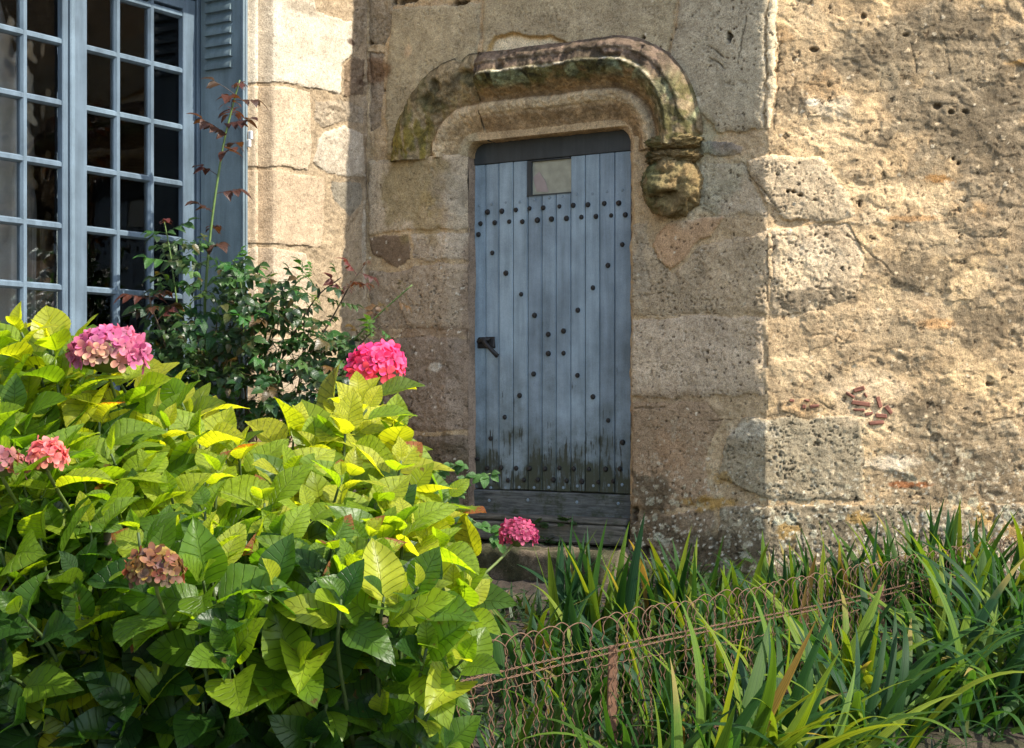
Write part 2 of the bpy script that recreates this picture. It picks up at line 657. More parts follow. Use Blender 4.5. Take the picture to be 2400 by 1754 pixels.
def mat_petal(name):
    m, nt, ns, ls, bs = nmat(name)
    oi = node(ns, "ShaderNodeObjectInfo")
    tc = node(ns, "ShaderNodeTexCoord")
    nz = noise(ns, ls, tc.outputs["Object"], 60, 3, .6)
    t = ramp(ns, [(.3, (.8, .72, .76)), (.7, (1.2, 1.2, 1.2))])
    ls.new(nz.outputs[0], t.inputs[0])
    base = mix(ns, ls, 1.0, oi.outputs["Color"], t.outputs[0], 'MULTIPLY')
    uv = node(ns, "ShaderNodeUVMap", uv_map="UVMap")
    sep = node(ns, "ShaderNodeSeparateXYZ")
    ls.new(uv.outputs[0], sep.inputs[0])
    er = ramp(ns, [(.15, (.80, .78, .80)), (.6, (1, 1, 1)), (1, (1.5, 1.9, 1.6))])
    ls.new(sep.outputs[1], er.inputs[0])
    base = mix(ns, ls, 1.0, base, er.outputs[0], 'MULTIPLY')
    ls.new(base, bs.inputs["Base Color"])
    bs.inputs["Roughness"].default_value = .6
    tr = node(ns, "ShaderNodeBsdfTranslucent")
    ls.new(mix(ns, ls, 1.0, base, (1.35, 1.0, 1.1), 'MULTIPLY'), tr.inputs[0])
    mx = node(ns, "ShaderNodeMixShader")
    mx.inputs[0].default_value = .4
    ls.new(bs.outputs[0], mx.inputs[1])
    ls.new(tr.outputs[0], mx.inputs[2])
    ls.new(mx.outputs[0], nt.nodes["Material Output"].inputs[0])
    return m


def mat_glass():
    m, nt, ns, ls, bs = nmat("window_glass")
    tr = node(ns, "ShaderNodeBsdfTransparent")
    tr.inputs[0].default_value = (.88, .90, .90, 1)
    gl = node(ns, "ShaderNodeBsdfGlossy")
    gl.inputs["Roughness"].default_value = .02
    tc = node(ns, "ShaderNodeTexCoord")
    n = noise(ns, ls, tc.outputs["Object"], 5, 2, .5)
    ls.new(bump(ns, ls, n.outputs[0], .12, .01), gl.inputs["Normal"])
    fr = node(ns, "ShaderNodeFresnel")
    fr.inputs[0].default_value = 1.5
    mx = node(ns, "ShaderNodeMixShader")
    ls.new(fr.outputs[0], mx.inputs[0])
    ls.new(tr.outputs[0], mx.inputs[1])
    ls.new(gl.outputs[0], mx.inputs[2])
    ls.new(mx.outputs[0], nt.nodes["Material Output"].inputs[0])
    return m


M = {
    "stone": mat_stone(),
    "door_paint": mat_paint("door_paint", (.275, .345, .39), .30, (1.85, 1.06)),
    "rail_paint": mat_paint("grimy_rail_paint", (.046, .051, .052), .37, (1.3, .9)),
    "win_paint": mat_paint("window_paint", (.122, .170, .212), .27, (0.9, 0.2)),
    "shutter_paint": mat_paint("shutter_paint", (.19, .245, .265), .27, (1.6, .6)),
    "iron": mat_simple("black_iron", (.028, .026, .024), .5, .4, 120, 0.3, .5, .002),
    "plug": mat_simple("painted_plug", (.20, .25, .28), .6, .25, 200),
    "rust": mat_simple("rusty_wire", (.115, .062, .034), .8, .6, 60, 0.0, .5, .001),
    "post": mat_simple("rusty_post", (.15, .075, .042), .85, .5, 30, 0.0, .6, .003),
    "glass": mat_glass(),
    "curtain": mat_simple("curtain_cloth", (.46, .46, .47), .9, .12, 12),
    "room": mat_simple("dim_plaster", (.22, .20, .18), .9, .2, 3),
    "white": mat_simple("white_enamel", (.62, .62, .60), .5, .2, 30),
    "soil": mat_simple("garden_soil", (.034, .025, .017), .95, .5, 22, 0.0, 1.0, .02),
    "gravel": mat_simple("path_gravel", (.085, .07, .052), .95, .4, 40, 0.0, 1.0, .01),
    "board": mat_wood_old("mossy_board", (.085, .09, .082), (.16, .165, .15), .03),
    "sill": mat_wood_old("worn_sill", (.085, .078, .06), (.17, .155, .12), -.04),
    "brick": mat_simple("red_brick", (.20, .082, .052), .9, .4, 60, 0, .7, .004),
    "leaf": mat_leaf("hydrangea_leaf"),
    "leaf_mass": mat_leaf("hydrangea_inner_leaf", 'attr'),
    "rose_leaf": mat_leaf("rose_leaf", False, 6, .25, .38, None, False),
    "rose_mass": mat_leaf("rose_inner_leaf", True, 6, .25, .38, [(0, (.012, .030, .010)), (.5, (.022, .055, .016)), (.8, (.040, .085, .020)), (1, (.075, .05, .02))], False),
    "stem": mat_simple("green_stem", (.11, .15, .035), .55, .3, 40),
    "leafstem": mat_simple("hydrangea_stem", (.050, .080, .020), .6, .3, 40),
    "wood_stem": mat_simple("woody_stem", (.070, .050, .030), .8, .4, 60),
    "rose_stem": mat_simple("rose_stem", (.10, .16, .04), .5, .3, 30),
    "blade": mat_blade("iris_leaf"),
    "petal": mat_petal("hydrangea_petal"),
}
# ------------------------------------------------------------------ stone surfaces: one relief sheet cut into its stones
def cut_field(us, vs, W, C, ids, hole, names, root, local, mat, flip=False):
    """us, vs: sample positions; W: relief in metres; C: colour + pit amount; ids: stone number per sample (-1 mortar);
    every stone becomes an object of its own, the mortar between them another"""
    nv, nu = W.shape
    U, V = np.meshgrid(us, vs)
    X, Y, Z = local(U, V, W)
    P = np.stack([X, Y, Z], -1).reshape(-1, 3)
    Cf = C.reshape(-1, 4)
    i = np.arange(nv * nu).reshape(nv, nu)
    quads = np.stack([i[:-1, :-1], i[:-1, 1:], i[1:, 1:], i[1:, :-1]], -1).reshape(-1, 4)
    if flip:
        quads = quads[:, ::-1]
    cid = ids[:-1, :-1].ravel()
    keep = ~(hole[:-1, :-1] | hole[1:, 1:] | hole[:-1, 1:] | hole[1:, :-1]).ravel()
    quads, cid = quads[keep], cid[keep]
    order = np.argsort(cid, kind='stable')
    quads, cid = quads[order], cid[order]
    vals, starts = np.unique(cid, return_index=True)
    ends = list(starts[1:]) + [len(cid)]
    out = {}
    for val, s, e in zip(vals, starts, ends):
        if e - s < 12:
            continue
        q = quads[s:e]
        uq, inv = np.unique(q.ravel(), return_inverse=True)
        nm = names.get(int(val), "stone")
        me = big_mesh(nm, P[uq], inv.reshape(-1, 4), mat, Cf[uq])
        out[int(val)] = obj(nm, me, root)
    return out


def samples(parts):
    out = []
    for a, b, st in parts:
        out += list(np.arange(a, b - 1e-9, st))
    out.append(parts[-1][1])
    return np.array(out)


def stain(C, U, V, cu, cv, ru, rv, col, amt, seed, rag=.55, f=9.0, pit=None):
    """a patch of different stone, lichen or damp with a ragged edge"""
    d = np.hypot((U - cu) / ru, (V - cv) / rv) + (fbm(U, V, f, 5, seed) - .5) * 2 * rag
    k = sst(1.0, .55, d) * amt
    for c in range(3):
        C[..., c] = C[..., c] * (1 - k) + col[c] * k
    if pit is not None:
        C[..., 3] = C[..., 3] * (1 - k) + pit * k
    return k


def discs(C, W, U, V, cells, dens, rmin, rmax, col, mask, seed, lift=.0015):
    """crustose lichen: small round rosettes with a paler rim"""
    f1, f2, cid = worley(U * cells, V * cells, seed, 1.0)
    r = _h(cid, cid * 0 + 3, seed + 1)
    rad = (rmin + (rmax - rmin) * _h(cid, cid * 0 + 9, seed + 2)) * cells
    f1 = f1 + (fbm(U, V, 90, 2, seed) - .5) * .35
    on = (r < dens) & (f1 < rad)
    k = np.where(on, .55 + .4 * np.clip(f1 / rad, 0, 1), 0) * mask
    for c in range(3):
        C[..., c] = C[..., c] * (1 - k) + col[c] * k
    W += lift * k


CREAM, PEACH = (.60, .515, .395), (.58, .46, .335)
SLAB, WARM, TAN = (.40, .345, .24), (.54, .42, .275), (.40, .285, .185)
PITGREY, BROWN = (.38, .31, .235), (.205, .15, .105)
LICH, OCHRE, MOSS, GREENL, PURP = (.47, .45, .35), (.40, .25, .06), (.10, .10, .04), (.225, .275, .185), (.165, .125, .108)

# ---- the opening of the door
DW = -0.125                                                   # door face behind the wall face
uL = wp(1097, 700, -.055)[0]
uR = wp(1467, 700, -.01)[0]
vT = wp(1290, 316, -.055)[1]
vSL = wp(1100, 358, 0)[1]
vSR = wp(1480, 345, 0)[1]
vB = wp(1290, 1275, 0)[1]                                     # foot of the opening
RL, RR = .062, .085


def opening_path(n_arc=26, n_str=150, v0l=None, v0r=None):
    """left jamb up, over the head, right jamb down: points, outward normals, and which stretch they are on"""
    v0l = vB if v0l is None else v0l
    v0r = vB if v0r is None else v0r
    P, N, K = [], [], []
    for v in np.linspace(v0l, vT - RL, max(2, int((vT - RL - v0l) / .006)), endpoint=False):
        P.append((uL, v)); N.append((-1, 0)); K.append(0)
    for a in np.linspace(0, math.pi / 2, n_arc * 3, endpoint=False):
        n = (-math.cos(a), math.sin(a))
        P.append((uL + RL + RL * n[0], vT - RL + RL * n[1])); N.append(n); K.append(1)
    for u in np.linspace(uL + RL, uR - RR, n_str, endpoint=False):
        P.append((u, vT)); N.append((0, 1)); K.append(2)
    for a in np.linspace(0, math.pi / 2, n_arc * 3, endpoint=False):
        n = (math.sin(a), math.cos(a))
        P.append((uR - RR + RR * n[0], vT - RR + RR * n[1])); N.append(n); K.append(3)
    for v in np.linspace(vT - RR, v0r, max(2, int((vT - RR - v0r) / .006))):
        P.append((uR, v)); N.append((1, 0)); K.append(4)
    return np.array(P), np.array(N), np.array(K)


def open_sd(U, V):
    """distance outside the opening (negative inside)"""
    cu, r = (uL + uR) / 2, RL
    qx = np.abs(U - cu) - ((uR - uL) / 2 - r)
    qy = V - (vT - r)
    o = np.hypot(np.maximum(qx, 0), np.maximum(qy, 0)) + np.minimum(np.maximum(qx, qy), 0) - r
    return o


def wall_local(U, V, W):
    t = np.maximum(U - UB, 0)
    right = U > UB
    X = np.where(right, UB + t * math.cos(DEL) + W * math.sin(DEL), U)
    Y = np.where(right, t * math.sin(DEL) - W * math.cos(DEL), -W)
    return X, Y, V


def build_door_wall():
    root = thing("stone_wall", "weathered tan stone wall around the blue plank door, dressed blocks turning to rough rubble", "wall",
                 CORNER, -AL)
    us = samples([(-.05, 2.2, .0052), (2.2, 3.46, .0052), (3.46, 4.3, .0104), (4.3, 6.5, .03)])
    vs = samples([(.05, .42, .03), (.42, 3.74, .0052), (3.74, 4.25, .0104), (4.25, 5.2, .03)])
    U, V = np.meshgrid(us, vs)
    warp = .014
    Uw = U + (fbm(U, V, 14, 4, 3) - .5) * 2 * warp + (fbm(U, V, 60, 2, 31) - .5) * .006
    Vw = V + (fbm(U, V, 14, 4, 4) - .5) * 2 * warp + (fbm(U, V, 60, 2, 41) - .5) * .006
    fine = fbm(U, V, 55, 4, 11) - .5
    mid = fbm(U, V, 16, 4, 12) - .5
    large = fbm(U, V, 3.2, 4, 13) - .5
    right = sst(UB - .03, UB + .10, U + (fbm(U, V, 8, 4, 77) - .5) * .06)
    # mortar and rubble ground
    W = -.006 + mid * .022 + fine * .008
    C = np.zeros(U.shape + (4,))
    mt = fbm(U, V, 7, 5, 21)
    for c in range(3):
        C[..., c] = (WARM[c] * .86) * (.80 + .42 * mt)
    C[..., 3] = .35
    ids = np.full(U.shape, -1)
    names = {-1: "mortar"}
    nid = 0
    # ---- dressed blocks, traced where they stand: outline, proud by, colour, pitted, rough, edge
    B = [
        ([(919, 19), (1127, 6), (1126, 95), (1115, 130), (1112, 368), (905, 366), (903, 232), (909, 128)], .012, SLAB, .45, .004, .016),
        ([(1132, -75), (1590, -75), (1582, 60), (1558, 152), (1545, 260), (1118, 260), (1128, 130), (1131, 90)], .014, SLAB, .45, .004, .014),
        ([(1595, -75), (1797, -75), (1795, 200), (1789, 306), (1682, 312), (1664, 286), (1600, 235), (1563, 152), (1587, 60)], .014, (.405, .36, .275), .55, .004, .02),
        ([(1800, -75), (1824, -75), (1818, 200), (1808, 305), (1792, 306), (1797, 200)], .012, (.64, .55, .40), .25, .004, .012),  # sunlit sliver painted as a narrow pale strip
        ([(863, 377), (1060, 357), (1104, 364), (1104, 538), (971, 538), (863, 551)], .010, (.50, .42, .32), .55, .005, .012),
        ([(864, 556), (958, 548), (962, 606), (930, 628), (872, 596)], .002, BROWN, .2, .003, .008),
        ([(964, 548), (1104, 545), (1104, 608), (1000, 612), (968, 604)], .004, (.47, .40, .32), .6, .007, .012),
        ([(862, 634), (930, 636), (1000, 618), (1104, 616), (1104, 776), (900, 770), (862, 778)], .006, PITGREY, 1.0, .010, .02),
        ([(862, 792), (1000, 788), (1104, 794), (1104, 1010), (862, 1015)], .004, (.28, .225, .18), 1.0, .010, .02),
        ([(862, 1024), (1104, 1018), (1104, 1290), (862, 1310)], .002, (.22, .18, .145), 1.0, .009, .02),
        ([(1523, 572), (1563, 524), (1640, 512), (1703, 503), (1664, 551), (1637, 563), (1615, 596), (1575, 632), (1547, 616)], .010, (.46, .315, .20), .1, .0015, .008),
        ([(1477, 530), (1516, 524), (1520, 574), (1577, 642), (1642, 572), (1800, 540), (1800, 738), (1477, 742)], .004, (.41, .335, .24), .9, .009, .02),
        ([(1806, 538), (1988, 520), (2030, 600), (2010, 700), (1900, 735), (1806, 738)], .008, (.50, .41, .30), .85, .009, .022),
        ([(1477, 750), (1640, 738), (1790, 746), (1790, 925), (1560, 935), (1477, 930)], .008, (.50, .415, .32), .7, .007, .02),
        ([(1477, 942), (1660, 940), (1690, 985), (1650, 1085), (1668, 1175), (1560, 1200), (1477, 1190)], .004, (.335, .245, .165), .5, .005, .02),
        ([(1738, 980), (2024, 976), (2029, 1172), (1818, 1176), (1680, 1120), (1700, 1030)], .012, (.335, .29, .21), .9, .008, .014),
        ([(1477, 1200), (1560, 1208), (1672, 1186), (1676, 1410), (1440, 1420), (1455, 1260)], .020, (.235, .185, .13), .9, .012, .03),
        ([(1684, 1186), (1990, 1180), (2150, 1182), (2152, 1400), (1684, 1412)], .018, (.25, .215, .155), .9, .009, .014),
        ([(2158, 1190), (2320, 1192), (2322, 1380), (2158, 1396)], .018, (.27, .23, .165), .9, .009, .014),
        ([(2328, 1180), (2480, 1182), (2480, 1370), (2328, 1378)], .016, (.26, .22, .16), .9, .009, .014),
        ([(1742, 374), (1795, 364), (1918, 366), (1940, 388), (1988, 457), (2011, 510), (1929, 522), (1840, 515), (1790, 470)], .014, (.52, .435, .32), .7, .007, .02),
        ([(1640, 330), (1700, 328), (1745, 345), (1740, 362), (1690, 366), (1650, 362)], .012, (.175, .16, .15), .6, .012, .02),
        ([(1640, 380), (1738, 380), (1790, 476), (1800, 512), (1660, 505), (1610, 450)], .002, (.41, .35, .27), .6, .008, .02),
        ([(862, -80), (925, -80), (920, 60), (900, 112), (862, 104)], .0, (.30, .25, .185), .7, .014, .03),
        ([(862, 118), (898, 122), (898, 220), (892, 300), (862, 312)], -.004, (.35, .285, .215), .7, .014, .03),
    ]
    stone_mask = np.zeros(U.shape)
    for pts, base, col, pit, rough, edge in B:
        q = [wp(*p) for p in pts]
        a = np.array(q)
        sel = (U > a[:, 0].min() - .05) & (U < a[:, 0].max() + .05) & (V > a[:, 1].min() - .05) & (V < a[:, 1].max() + .05)
        r0, r1 = np.where(sel.any(1))[0][[0, -1]]
        c0, c1 = np.where(sel.any(0))[0][[0, -1]]
        S = np.s_[r0:r1 + 1, c0:c1 + 1]
        sd = poly_sd(q, Uw[S], Vw[S])
        ins = sd > .003
        h = base * .8 - .013 * np.exp(-np.maximum(sd, 0) / (edge * .55)) + fine[S] * rough * .9 + mid[S] * rough * 1.5 + large[S] * rough * 2.2
        pitf, _, _ = worley(U[S] * 46 + mid[S] * 3, V[S] * 46, 200 + nid)
        ph = fbm(U[S], V[S], 20, 3, 300 + nid)
        sz = .06 + .32 * fbm(U[S], V[S], 15, 2, 350 + nid)
        hole_ = sst(sz, sz * .45, pitf) * sst(.47, .66, ph) * pit
        h = h - hole_ * .012
        W[S] = np.where(ins, h, W[S])
        ids[S] = np.where(ins, nid, ids[S])
        cv = .86 + .28 * fbm(U[S], V[S], 10, 5, 400 + nid) + large[S] * .35
        for c in range(3):
            C[S][..., c] = np.where(ins, col[c] * cv * (1 - .45 * hole_), C[S][..., c])
        C[S][..., 3] = np.where(ins, pit, C[S][..., 3])
        stone_mask[S] = np.where(ins, 1, stone_mask[S])
        nid += 1
    # ---- rubble: uneven stones half drowned in old mortar
    free = ids == -1
    zone = free & (U > wp(1800, 700)[0])
    f1, f2, cid = worley(Uw * 6.4 + fbm(U, V, 5, 3, 61) * 1.1, Vw * 9.5 + fbm(U, V, 5, 3, 62) * 1.1, 60, .95)
    bd = f2 - f1
    rv = _h(cid, cid * 0 + 1, 63)
    sel = zone & (bd > .10) & (rv < .60)
    uq = np.unique(cid[sel])
    lut = {int(k): nid + j for j, k in enumerate(uq)}
    rnd = random.Random(5)
    pal = [(.52, .40, .255), (.46, .365, .245), (.36, .30, .215), (.55, .43, .275), (.43, .345, .235), (.33, .27, .19), (.51, .36, .21), (.58, .485, .35)]
    for k, j in lut.items():
        s = sel & (cid == k)
        r0, r1 = np.where(s.any(1))[0][[0, -1]]
        c0, c1 = np.where(s.any(0))[0][[0, -1]]
        S = np.s_[r0:r1 + 1, c0:c1 + 1]
        if s.sum() < 60:
            continue
        ss = s[S]
        uc, vc = U[S].mean(), V[S].mean()
        h = rnd.uniform(-.004, .013) + (U[S] - uc) * rnd.uniform(-.09, .09) + (V[S] - vc) * rnd.uniform(-.10, .14)
        h = -.006 + (h + .006) * sst(.10, .26, bd[S] + mid[S] * .15) + mid[S] * .018 + fine[S] * .010
        W[S] = np.where(ss, h, W[S])
        ids[S] = np.where(ss, j, ids[S])
        col = rnd.choice(pal)
        cv = .78 + .44 * fbm(U[S], V[S], 12, 5, 500 + j)
        for c in range(3):
            kb = sst(.10, .24, bd[S] + fine[S] * .3)
            C[S][..., c] = np.where(ss, col[c] * cv * kb + C[S][..., c] * (1 - kb), C[S][..., c])
        C[S][..., 3] = np.where(ss, rnd.uniform(.3, .9), C[S][..., 3])
    rub = zone.astype(float)
    lump = np.abs(fbm(Uw, Vw * 1.25, 12, 4, 74) - .5) * 2
    patch = sst(.40, .62, fbm(U, V, 2.4, 3, 80))
    W = np.where(rub > 0, W * .6, W)
    fl = sst(.485, .505, fbm(Uw, Vw * 1.3, 4.6, 5, 171)) * .014 + sst(.53, .545, fbm(Uw, Vw * 1.5, 9, 5, 172)) * .009 + sst(.50, .52, fbm(Uw * .8, Vw * 1.7, 17, 4, 173)) * .006
    W += rub * (fl - .014) * .5
    W += rub * ((.35 - lump) * .0065 * (.3 + patch) + (fbm(U, V, 32, 4, 75) - .5) * .011)
    dirt = sst(.44, .60, fbm(U, V, 24, 5, 76, .62) + (fbm(U, V, 2.6, 4, 78) - .5) * .9) * rub * .7
    for c, a in enumerate((.20, .165, .115)):
        C[..., c] = C[..., c] * (1 - dirt) + a * dirt
    ex = sst(.56, .70, fbm(Uw, Vw, 5.5, 4, 79)) * rub * .7
    for c, a in enumerate((.64, .50, .315)):
        C[..., c] = C[..., c] * (1 - ex) + a * ex
    W += rub * ((fbm(U, V, 2.2, 3, 71) - .5) * .034 + (fbm(U, V, 6, 4, 72) - .5) * .012)
    # ragged scars in the rubble mortar
    sc = fbm(Uw * .7, Vw * 1.5, 6, 5, 73)
    W -= rub * sst(.60, .74, sc) * .010
    # grey weathering drifts, ochre bleed, dark damp at the foot
    def px(cx, cy, rx, ry, col, amt, seed, **k):
        u, v = wp(cx, cy)
        u1, _ = wp(cx + rx, cy)
        _, v1 = wp(cx, cy - ry)
        return stain(C, U, V, u, v, abs(u1 - u), abs(v1 - v), col, amt, seed, **k)
    px(2260, 200, 210, 260, (.25, .215, .16), .85, 801, f=14, rag=.8)
    px(2130, 90, 170, 60, (.30, .26, .19), .55, 802)
    px(2380, 480, 130, 260, (.27, .225, .165), .75, 803, f=14, rag=.8)
    px(2060, 150, 120, 70, (.31, .265, .19), .6, 804)
    px(2080, 740, 230, 110, (.40, .33, .235), .5, 805)
    px(2240, 1050, 230, 150, (.285, .235, .165), .75, 806, f=14, rag=.8)
    px(2200, 560, 120, 60, (.36, .31, .23), .5, 807)
    px(1870, 620, 120, 90, (.55, .49, .39), .5, 808)
    px(1900, 560, 260, 420, (.58, .455, .31), .35, 809, f=5)
    px(2200, 760, 60, 20, (.52, .30, .13), .6, 810)
    px(2203, 420, 40, 14, (.36, .19, .06), .75, 811, rag=.6, f=24)
    px(2130, 512, 90, 10, (.48, .29, .14), .7, 812, rag=.6, f=24)
    px(2130, 1136, 60, 9, (.34, .13, .05), .8, 813, rag=.4)
    px(2390, 150, 40, 9, (.38, .22, .06), .7, 814, rag=.6, f=24)
    px(2020, 930, 100, 90, (.66, .54, .39), .75, 815)
    px(2090, 1085, 70, 26, (.70, .63, .52), .9, 816, rag=.45)
    px(2230, 1085, 60, 60, (.26, .225, .17), .6, 817)
    px(1560, 970, 130, 90, (.315, .235, .16), .6, 818)
    px(1570, 1060, 60, 90, (.36, .245, .155), .75, 819, pit=.2)
    px(1500, 1230, 90, 70, (.16, .115, .07), .8, 820)
    px(1470, 1330, 70, 110, (.07, .055, .038), .85, 821)
    px(1660, 1180, 60, 22, OCHRE, .75, 822, rag=.7, f=22)
    px(1700, 1120, 34, 20, OCHRE, .5, 823, rag=.7, f=26)
    px(1760, 1010, 60, 30, (.60, .57, .49), .5, 824, f=26)
    px(1840, 1250, 40, 40, OCHRE, .55, 825, rag=.8, f=26)
    px(2010, 1210, 36, 22, OCHRE, .6, 826, rag=.7, f=28)
    px(2300, 1215, 30, 30, OCHRE, .6, 827, rag=.8, f=28)
    px(2370, 1250, 50, 30, OCHRE, .6, 828, rag=.8, f=28)
    px(1590, 480, 70, 60, (.60, .53, .41), .75, 829, rag=.5)
    px(1640, 420, 110, 110, (.36, .37, .28), .45, 830)
    px(1950, 250, 60, 30, (.66, .58, .45), .7, 831)
    px(1905, 240, 24, 12, (.78, .75, .68), .8, 832)
    px(960, 430, 100, 130, (.245, .20, .085), .62, 833, f=16)
    px(1010, 500, 40, 90, (.34, .26, .12), .5, 834, f=16)
    px(1050, 440, 60, 70, (.30, .275, .235), .5, 835, f=24)
    px(1083, 800, 16, 260, (.27, .205, .155), .75, 836)
    px(980, 780, 120, 18, (.27, .20, .15), .75, 837)
    px(1020, 860, 20, 12, (.60, .57, .52), .8, 838, f=30)
    px(880, 160, 60, 34, (.19, .105, .055), .75, 839, rag=.7)
    px(1190, 100, 60, 26, (.80, .74, .60), .0, 840)
    px(960, 120, 12, 20, (.55, .42, .28), .8, 841)
    px(1300, 60, 260, 40, (.34, .29, .21), .4, 842)
    px(1560, 250, 40, 40, GREENL, .5, 843, f=22)
    px(1640, 320, 50, 60, (.30, .33, .23), .45, 844, f=22)
    px(1500, 620, 24, 90, (.30, .27, .22), .5, 845)
    for i, (a, b, c_, d) in enumerate([(2100, 110, 120, 36), (2230, 300, 110, 60), (2330, 330, 100, 120), (2050, 330, 60, 30), (2140, 640, 120, 40), (2320, 760, 90, 60), (1900, 700, 120, 25),
                                       (2150, 960, 120, 30), (2300, 1090, 130, 80), (1990, 150, 70, 40), (2230, 60, 130, 50), (2370, 200, 60, 90), (1850, 240, 36, 60), (2120, 850, 90, 24)]):
        px(a, b, c_, d, (.165, .138, .10), .78, 1850 + i, rag=.95, f=20)
    for i, (a, b, c_, d) in enumerate([(1930, 330, 110, 70), (1870, 860, 110, 40), (2060, 985, 60, 60), (1900, 60, 80, 60), (2060, 460, 90, 40), (2180, 470, 60, 40), (1850, 640, 50, 60)]):
        px(a, b, c_, d, (.66, .53, .36), .62, 1880 + i, rag=.9, f=16)
    for i, (a, b, c_, d) in enumerate([(1590, 1330, 150, 110), (1530, 1160, 60, 60), (1700, 1290, 110, 50), (1000, 1130, 110, 120), (1085, 1150, 24, 130), (2000, 1330, 240, 40), (900, 990, 60, 60)]):
        px(a, b, c_, d, (.105, .085, .058), .8, 1890 + i, rag=.95, f=16)
    # broken, pale upper edge over the hood
    q = [wp(*p) for p in [(1137, 150), (1140, 118), (1158, 86), (1195, 75), (1252, 84), (1292, 80), (1332, 100), (1420, 108), (1455, 120), (1480, 150)]]
    sd = poly_sd(q, Uw, Vw)
    k = sst(0, .012, sd)
    W -= k * .022
    for c, a in enumerate((.74, .66, .50)):
        C[..., c] = C[..., c] * (1 - k) + a * (.8 + .4 * mt) * k
    k = sst(-.004, .006, sd) * sst(.030, .008, sd) * .75
    for c, a in enumerate((.46, .29, .09)):
        C[..., c] = C[..., c] * (1 - k) + a * k
    # short splits and small voids in the old mortar
    zr = (U > wp(1800, 700)[0]).astype(float)
    ck = sst(.011, .003, np.abs(fbm(Uw, Vw * 1.4, 7, 3, 84) - .5)) * sst(.52, .60, fbm(U, V, 5, 3, 85)) * zr
    W -= ck * .007
    for c, a in enumerate((.09, .065, .042)):
        C[..., c] = C[..., c] * (1 - ck * .7) + a * ck * .7
    discs(C, W, U, V, 13, .17, .003, .013, (.085, .06, .038), zr, 86, -.012)
    discs(C, W, U, V, 30, .25, .002, .006, (.085, .06, .04), sst(uR + .05, uR + .2, U), 87, -.006)
    discs(C, W, U, V, 22, .14, .004, .011, (.62, .52, .38), zr, 88, .003)
    # lichen
    xL, xR = wp(1475, 1200)[0], wp(2480, 1200)[0]
    low = sst(wp(1700, 960)[1], wp(1700, 1210)[1], V + (fbm(U, V, 5, 3, 91) - .5) * .3) * sst(xL - .02, xL + .05, U)
    lo2 = low * (.35 + .65 * sst(.42, .6, fbm(U, V, 4, 3, 92)))
    discs(C, W, U, V, 34, .30, .006, .015, LICH, lo2, 93)
    discs(C, W, U, V, 60, .22, .003, .007, (.60, .59, .52), low, 94)
    discs(C, W, U, V, 16, .16, .014, .030, (.40, .41, .33), lo2, 95)
    discs(C, W, U, V, 40, .07, .003, .007, (.63, .60, .54), (U < uL) * 1.0 * (V < 2.4), 96)
    discs(C, W, U, V, 30, .05, .003, .008, (.62, .57, .47), (U > uR) * 1.0, 97)
    # bolt holes and gaps
    for (hx, hy, hr, asp) in [(1711, 90, 8, 1.5), (2024, 37, 6, 1.2), (1511, 90, 4, 1.2), (2318, 900, 8, .55), (2122, 82, 7, .5), (1858, 450, 4, 1), (1874, 458, 5, .5),
                              (1846, 449, 3, 1), (868, 102, 9, .7), (900, 212, 5, .6), (820, 106, 3, 1), (2235, 372, 3, 1), (2247, 383, 3, 1), (2230, 262, 6, .8), (2015, 480, 4, 1.8), (1080, 6, 26, .3),
                              (950, 0, 40, .22), (2196, 250, 9, .6), (2262, 262, 8, .5), (1909, 116, 9, .5), (1488, 1210, 9, 2.2), (1520, 1290, 8, 1.2), (1600, 1420, 14, .8)]:
        u, v = wp(hx, hy)
        r = hr / 455.0
        d = np.hypot((U - u) / r, (V - v) / (r * asp)) + fine * 1.2
        k = sst(1.15, .6, d)
        W -= k * .035
        for c, a in enumerate((.05, .035, .022)):
            C[..., c] = C[..., c] * (1 - k * .8) + a * k * .8
    # hairline cracks
    for line in [[(1752, 40), (1738, 100), (1734, 150)], [(1660, 108), (1685, 125), (1698, 140)], [(1662, 138), (1690, 155), (1702, 164)], [(1830, 80), (1824, 160), (1818, 240), (1814, 306)],
                 [(2135, 100), (2150, 170)], [(1905, 930), (1935, 952), (1960, 966)], [(1735, 382), (1790, 450), (1830, 500)], [(1990, 555), (2060, 605), (2100, 650)], [(1490, 958), (1560, 955)],
                 [(1660, 990), (1710, 982)], [(2210, 90), (2222, 160), (2228, 175)], [(2390, 500), (2340, 560)], [(1880, 1240), (1882, 1300)], [(2060, 380), (2080, 420), (2062, 422)]]:
        q = [wp(*p) for p in line]
        for (a, b) in zip(q, q[1:]):
            ex, ey = b[0] - a[0], b[1] - a[1]
            t = np.clip(((Uw - a[0]) * ex + (Vw - a[1]) * ey) / (ex * ex + ey * ey), 0, 1)
            d = np.hypot(Uw - a[0] - t * ex, Vw - a[1] - t * ey)
            k = sst(.0042, .001, d)
            W -= k * .008
            for c, z in enumerate((.06, .045, .03)):
                C[..., c] = C[..., c] * (1 - k * .6) + z * k * .6
    # the jambs round off into the opening
    od = open_sd(U, V)
    jl = (U < (uL + uR) / 2)
    wob = (fbm(U, V, 9, 3, 99) - .5) * .02
    lim = np.where(jl, .105, .045)
    rnd_ = np.clip(1 - (od + wob) / lim, 0, 1)
    W -= np.where(V < vT, 1, 0) * (.062 * rnd_ ** 1.6) * np.where(jl, 1, .9)
    W = np.where((od < .03) & (W > -.03), np.minimum(W, .012), W)
    W = np.where(rub > 0, W * .48, W)
    # under the hood keep the sheet back so the carved stone stands proud of it
    hs = (od < .42) & (V > max(vSL, vSR) - .0)
    W = np.where(hs & (od < .40), np.minimum(W, -.03), W)
    hole = (od < -.002) & (V > vB - .02)
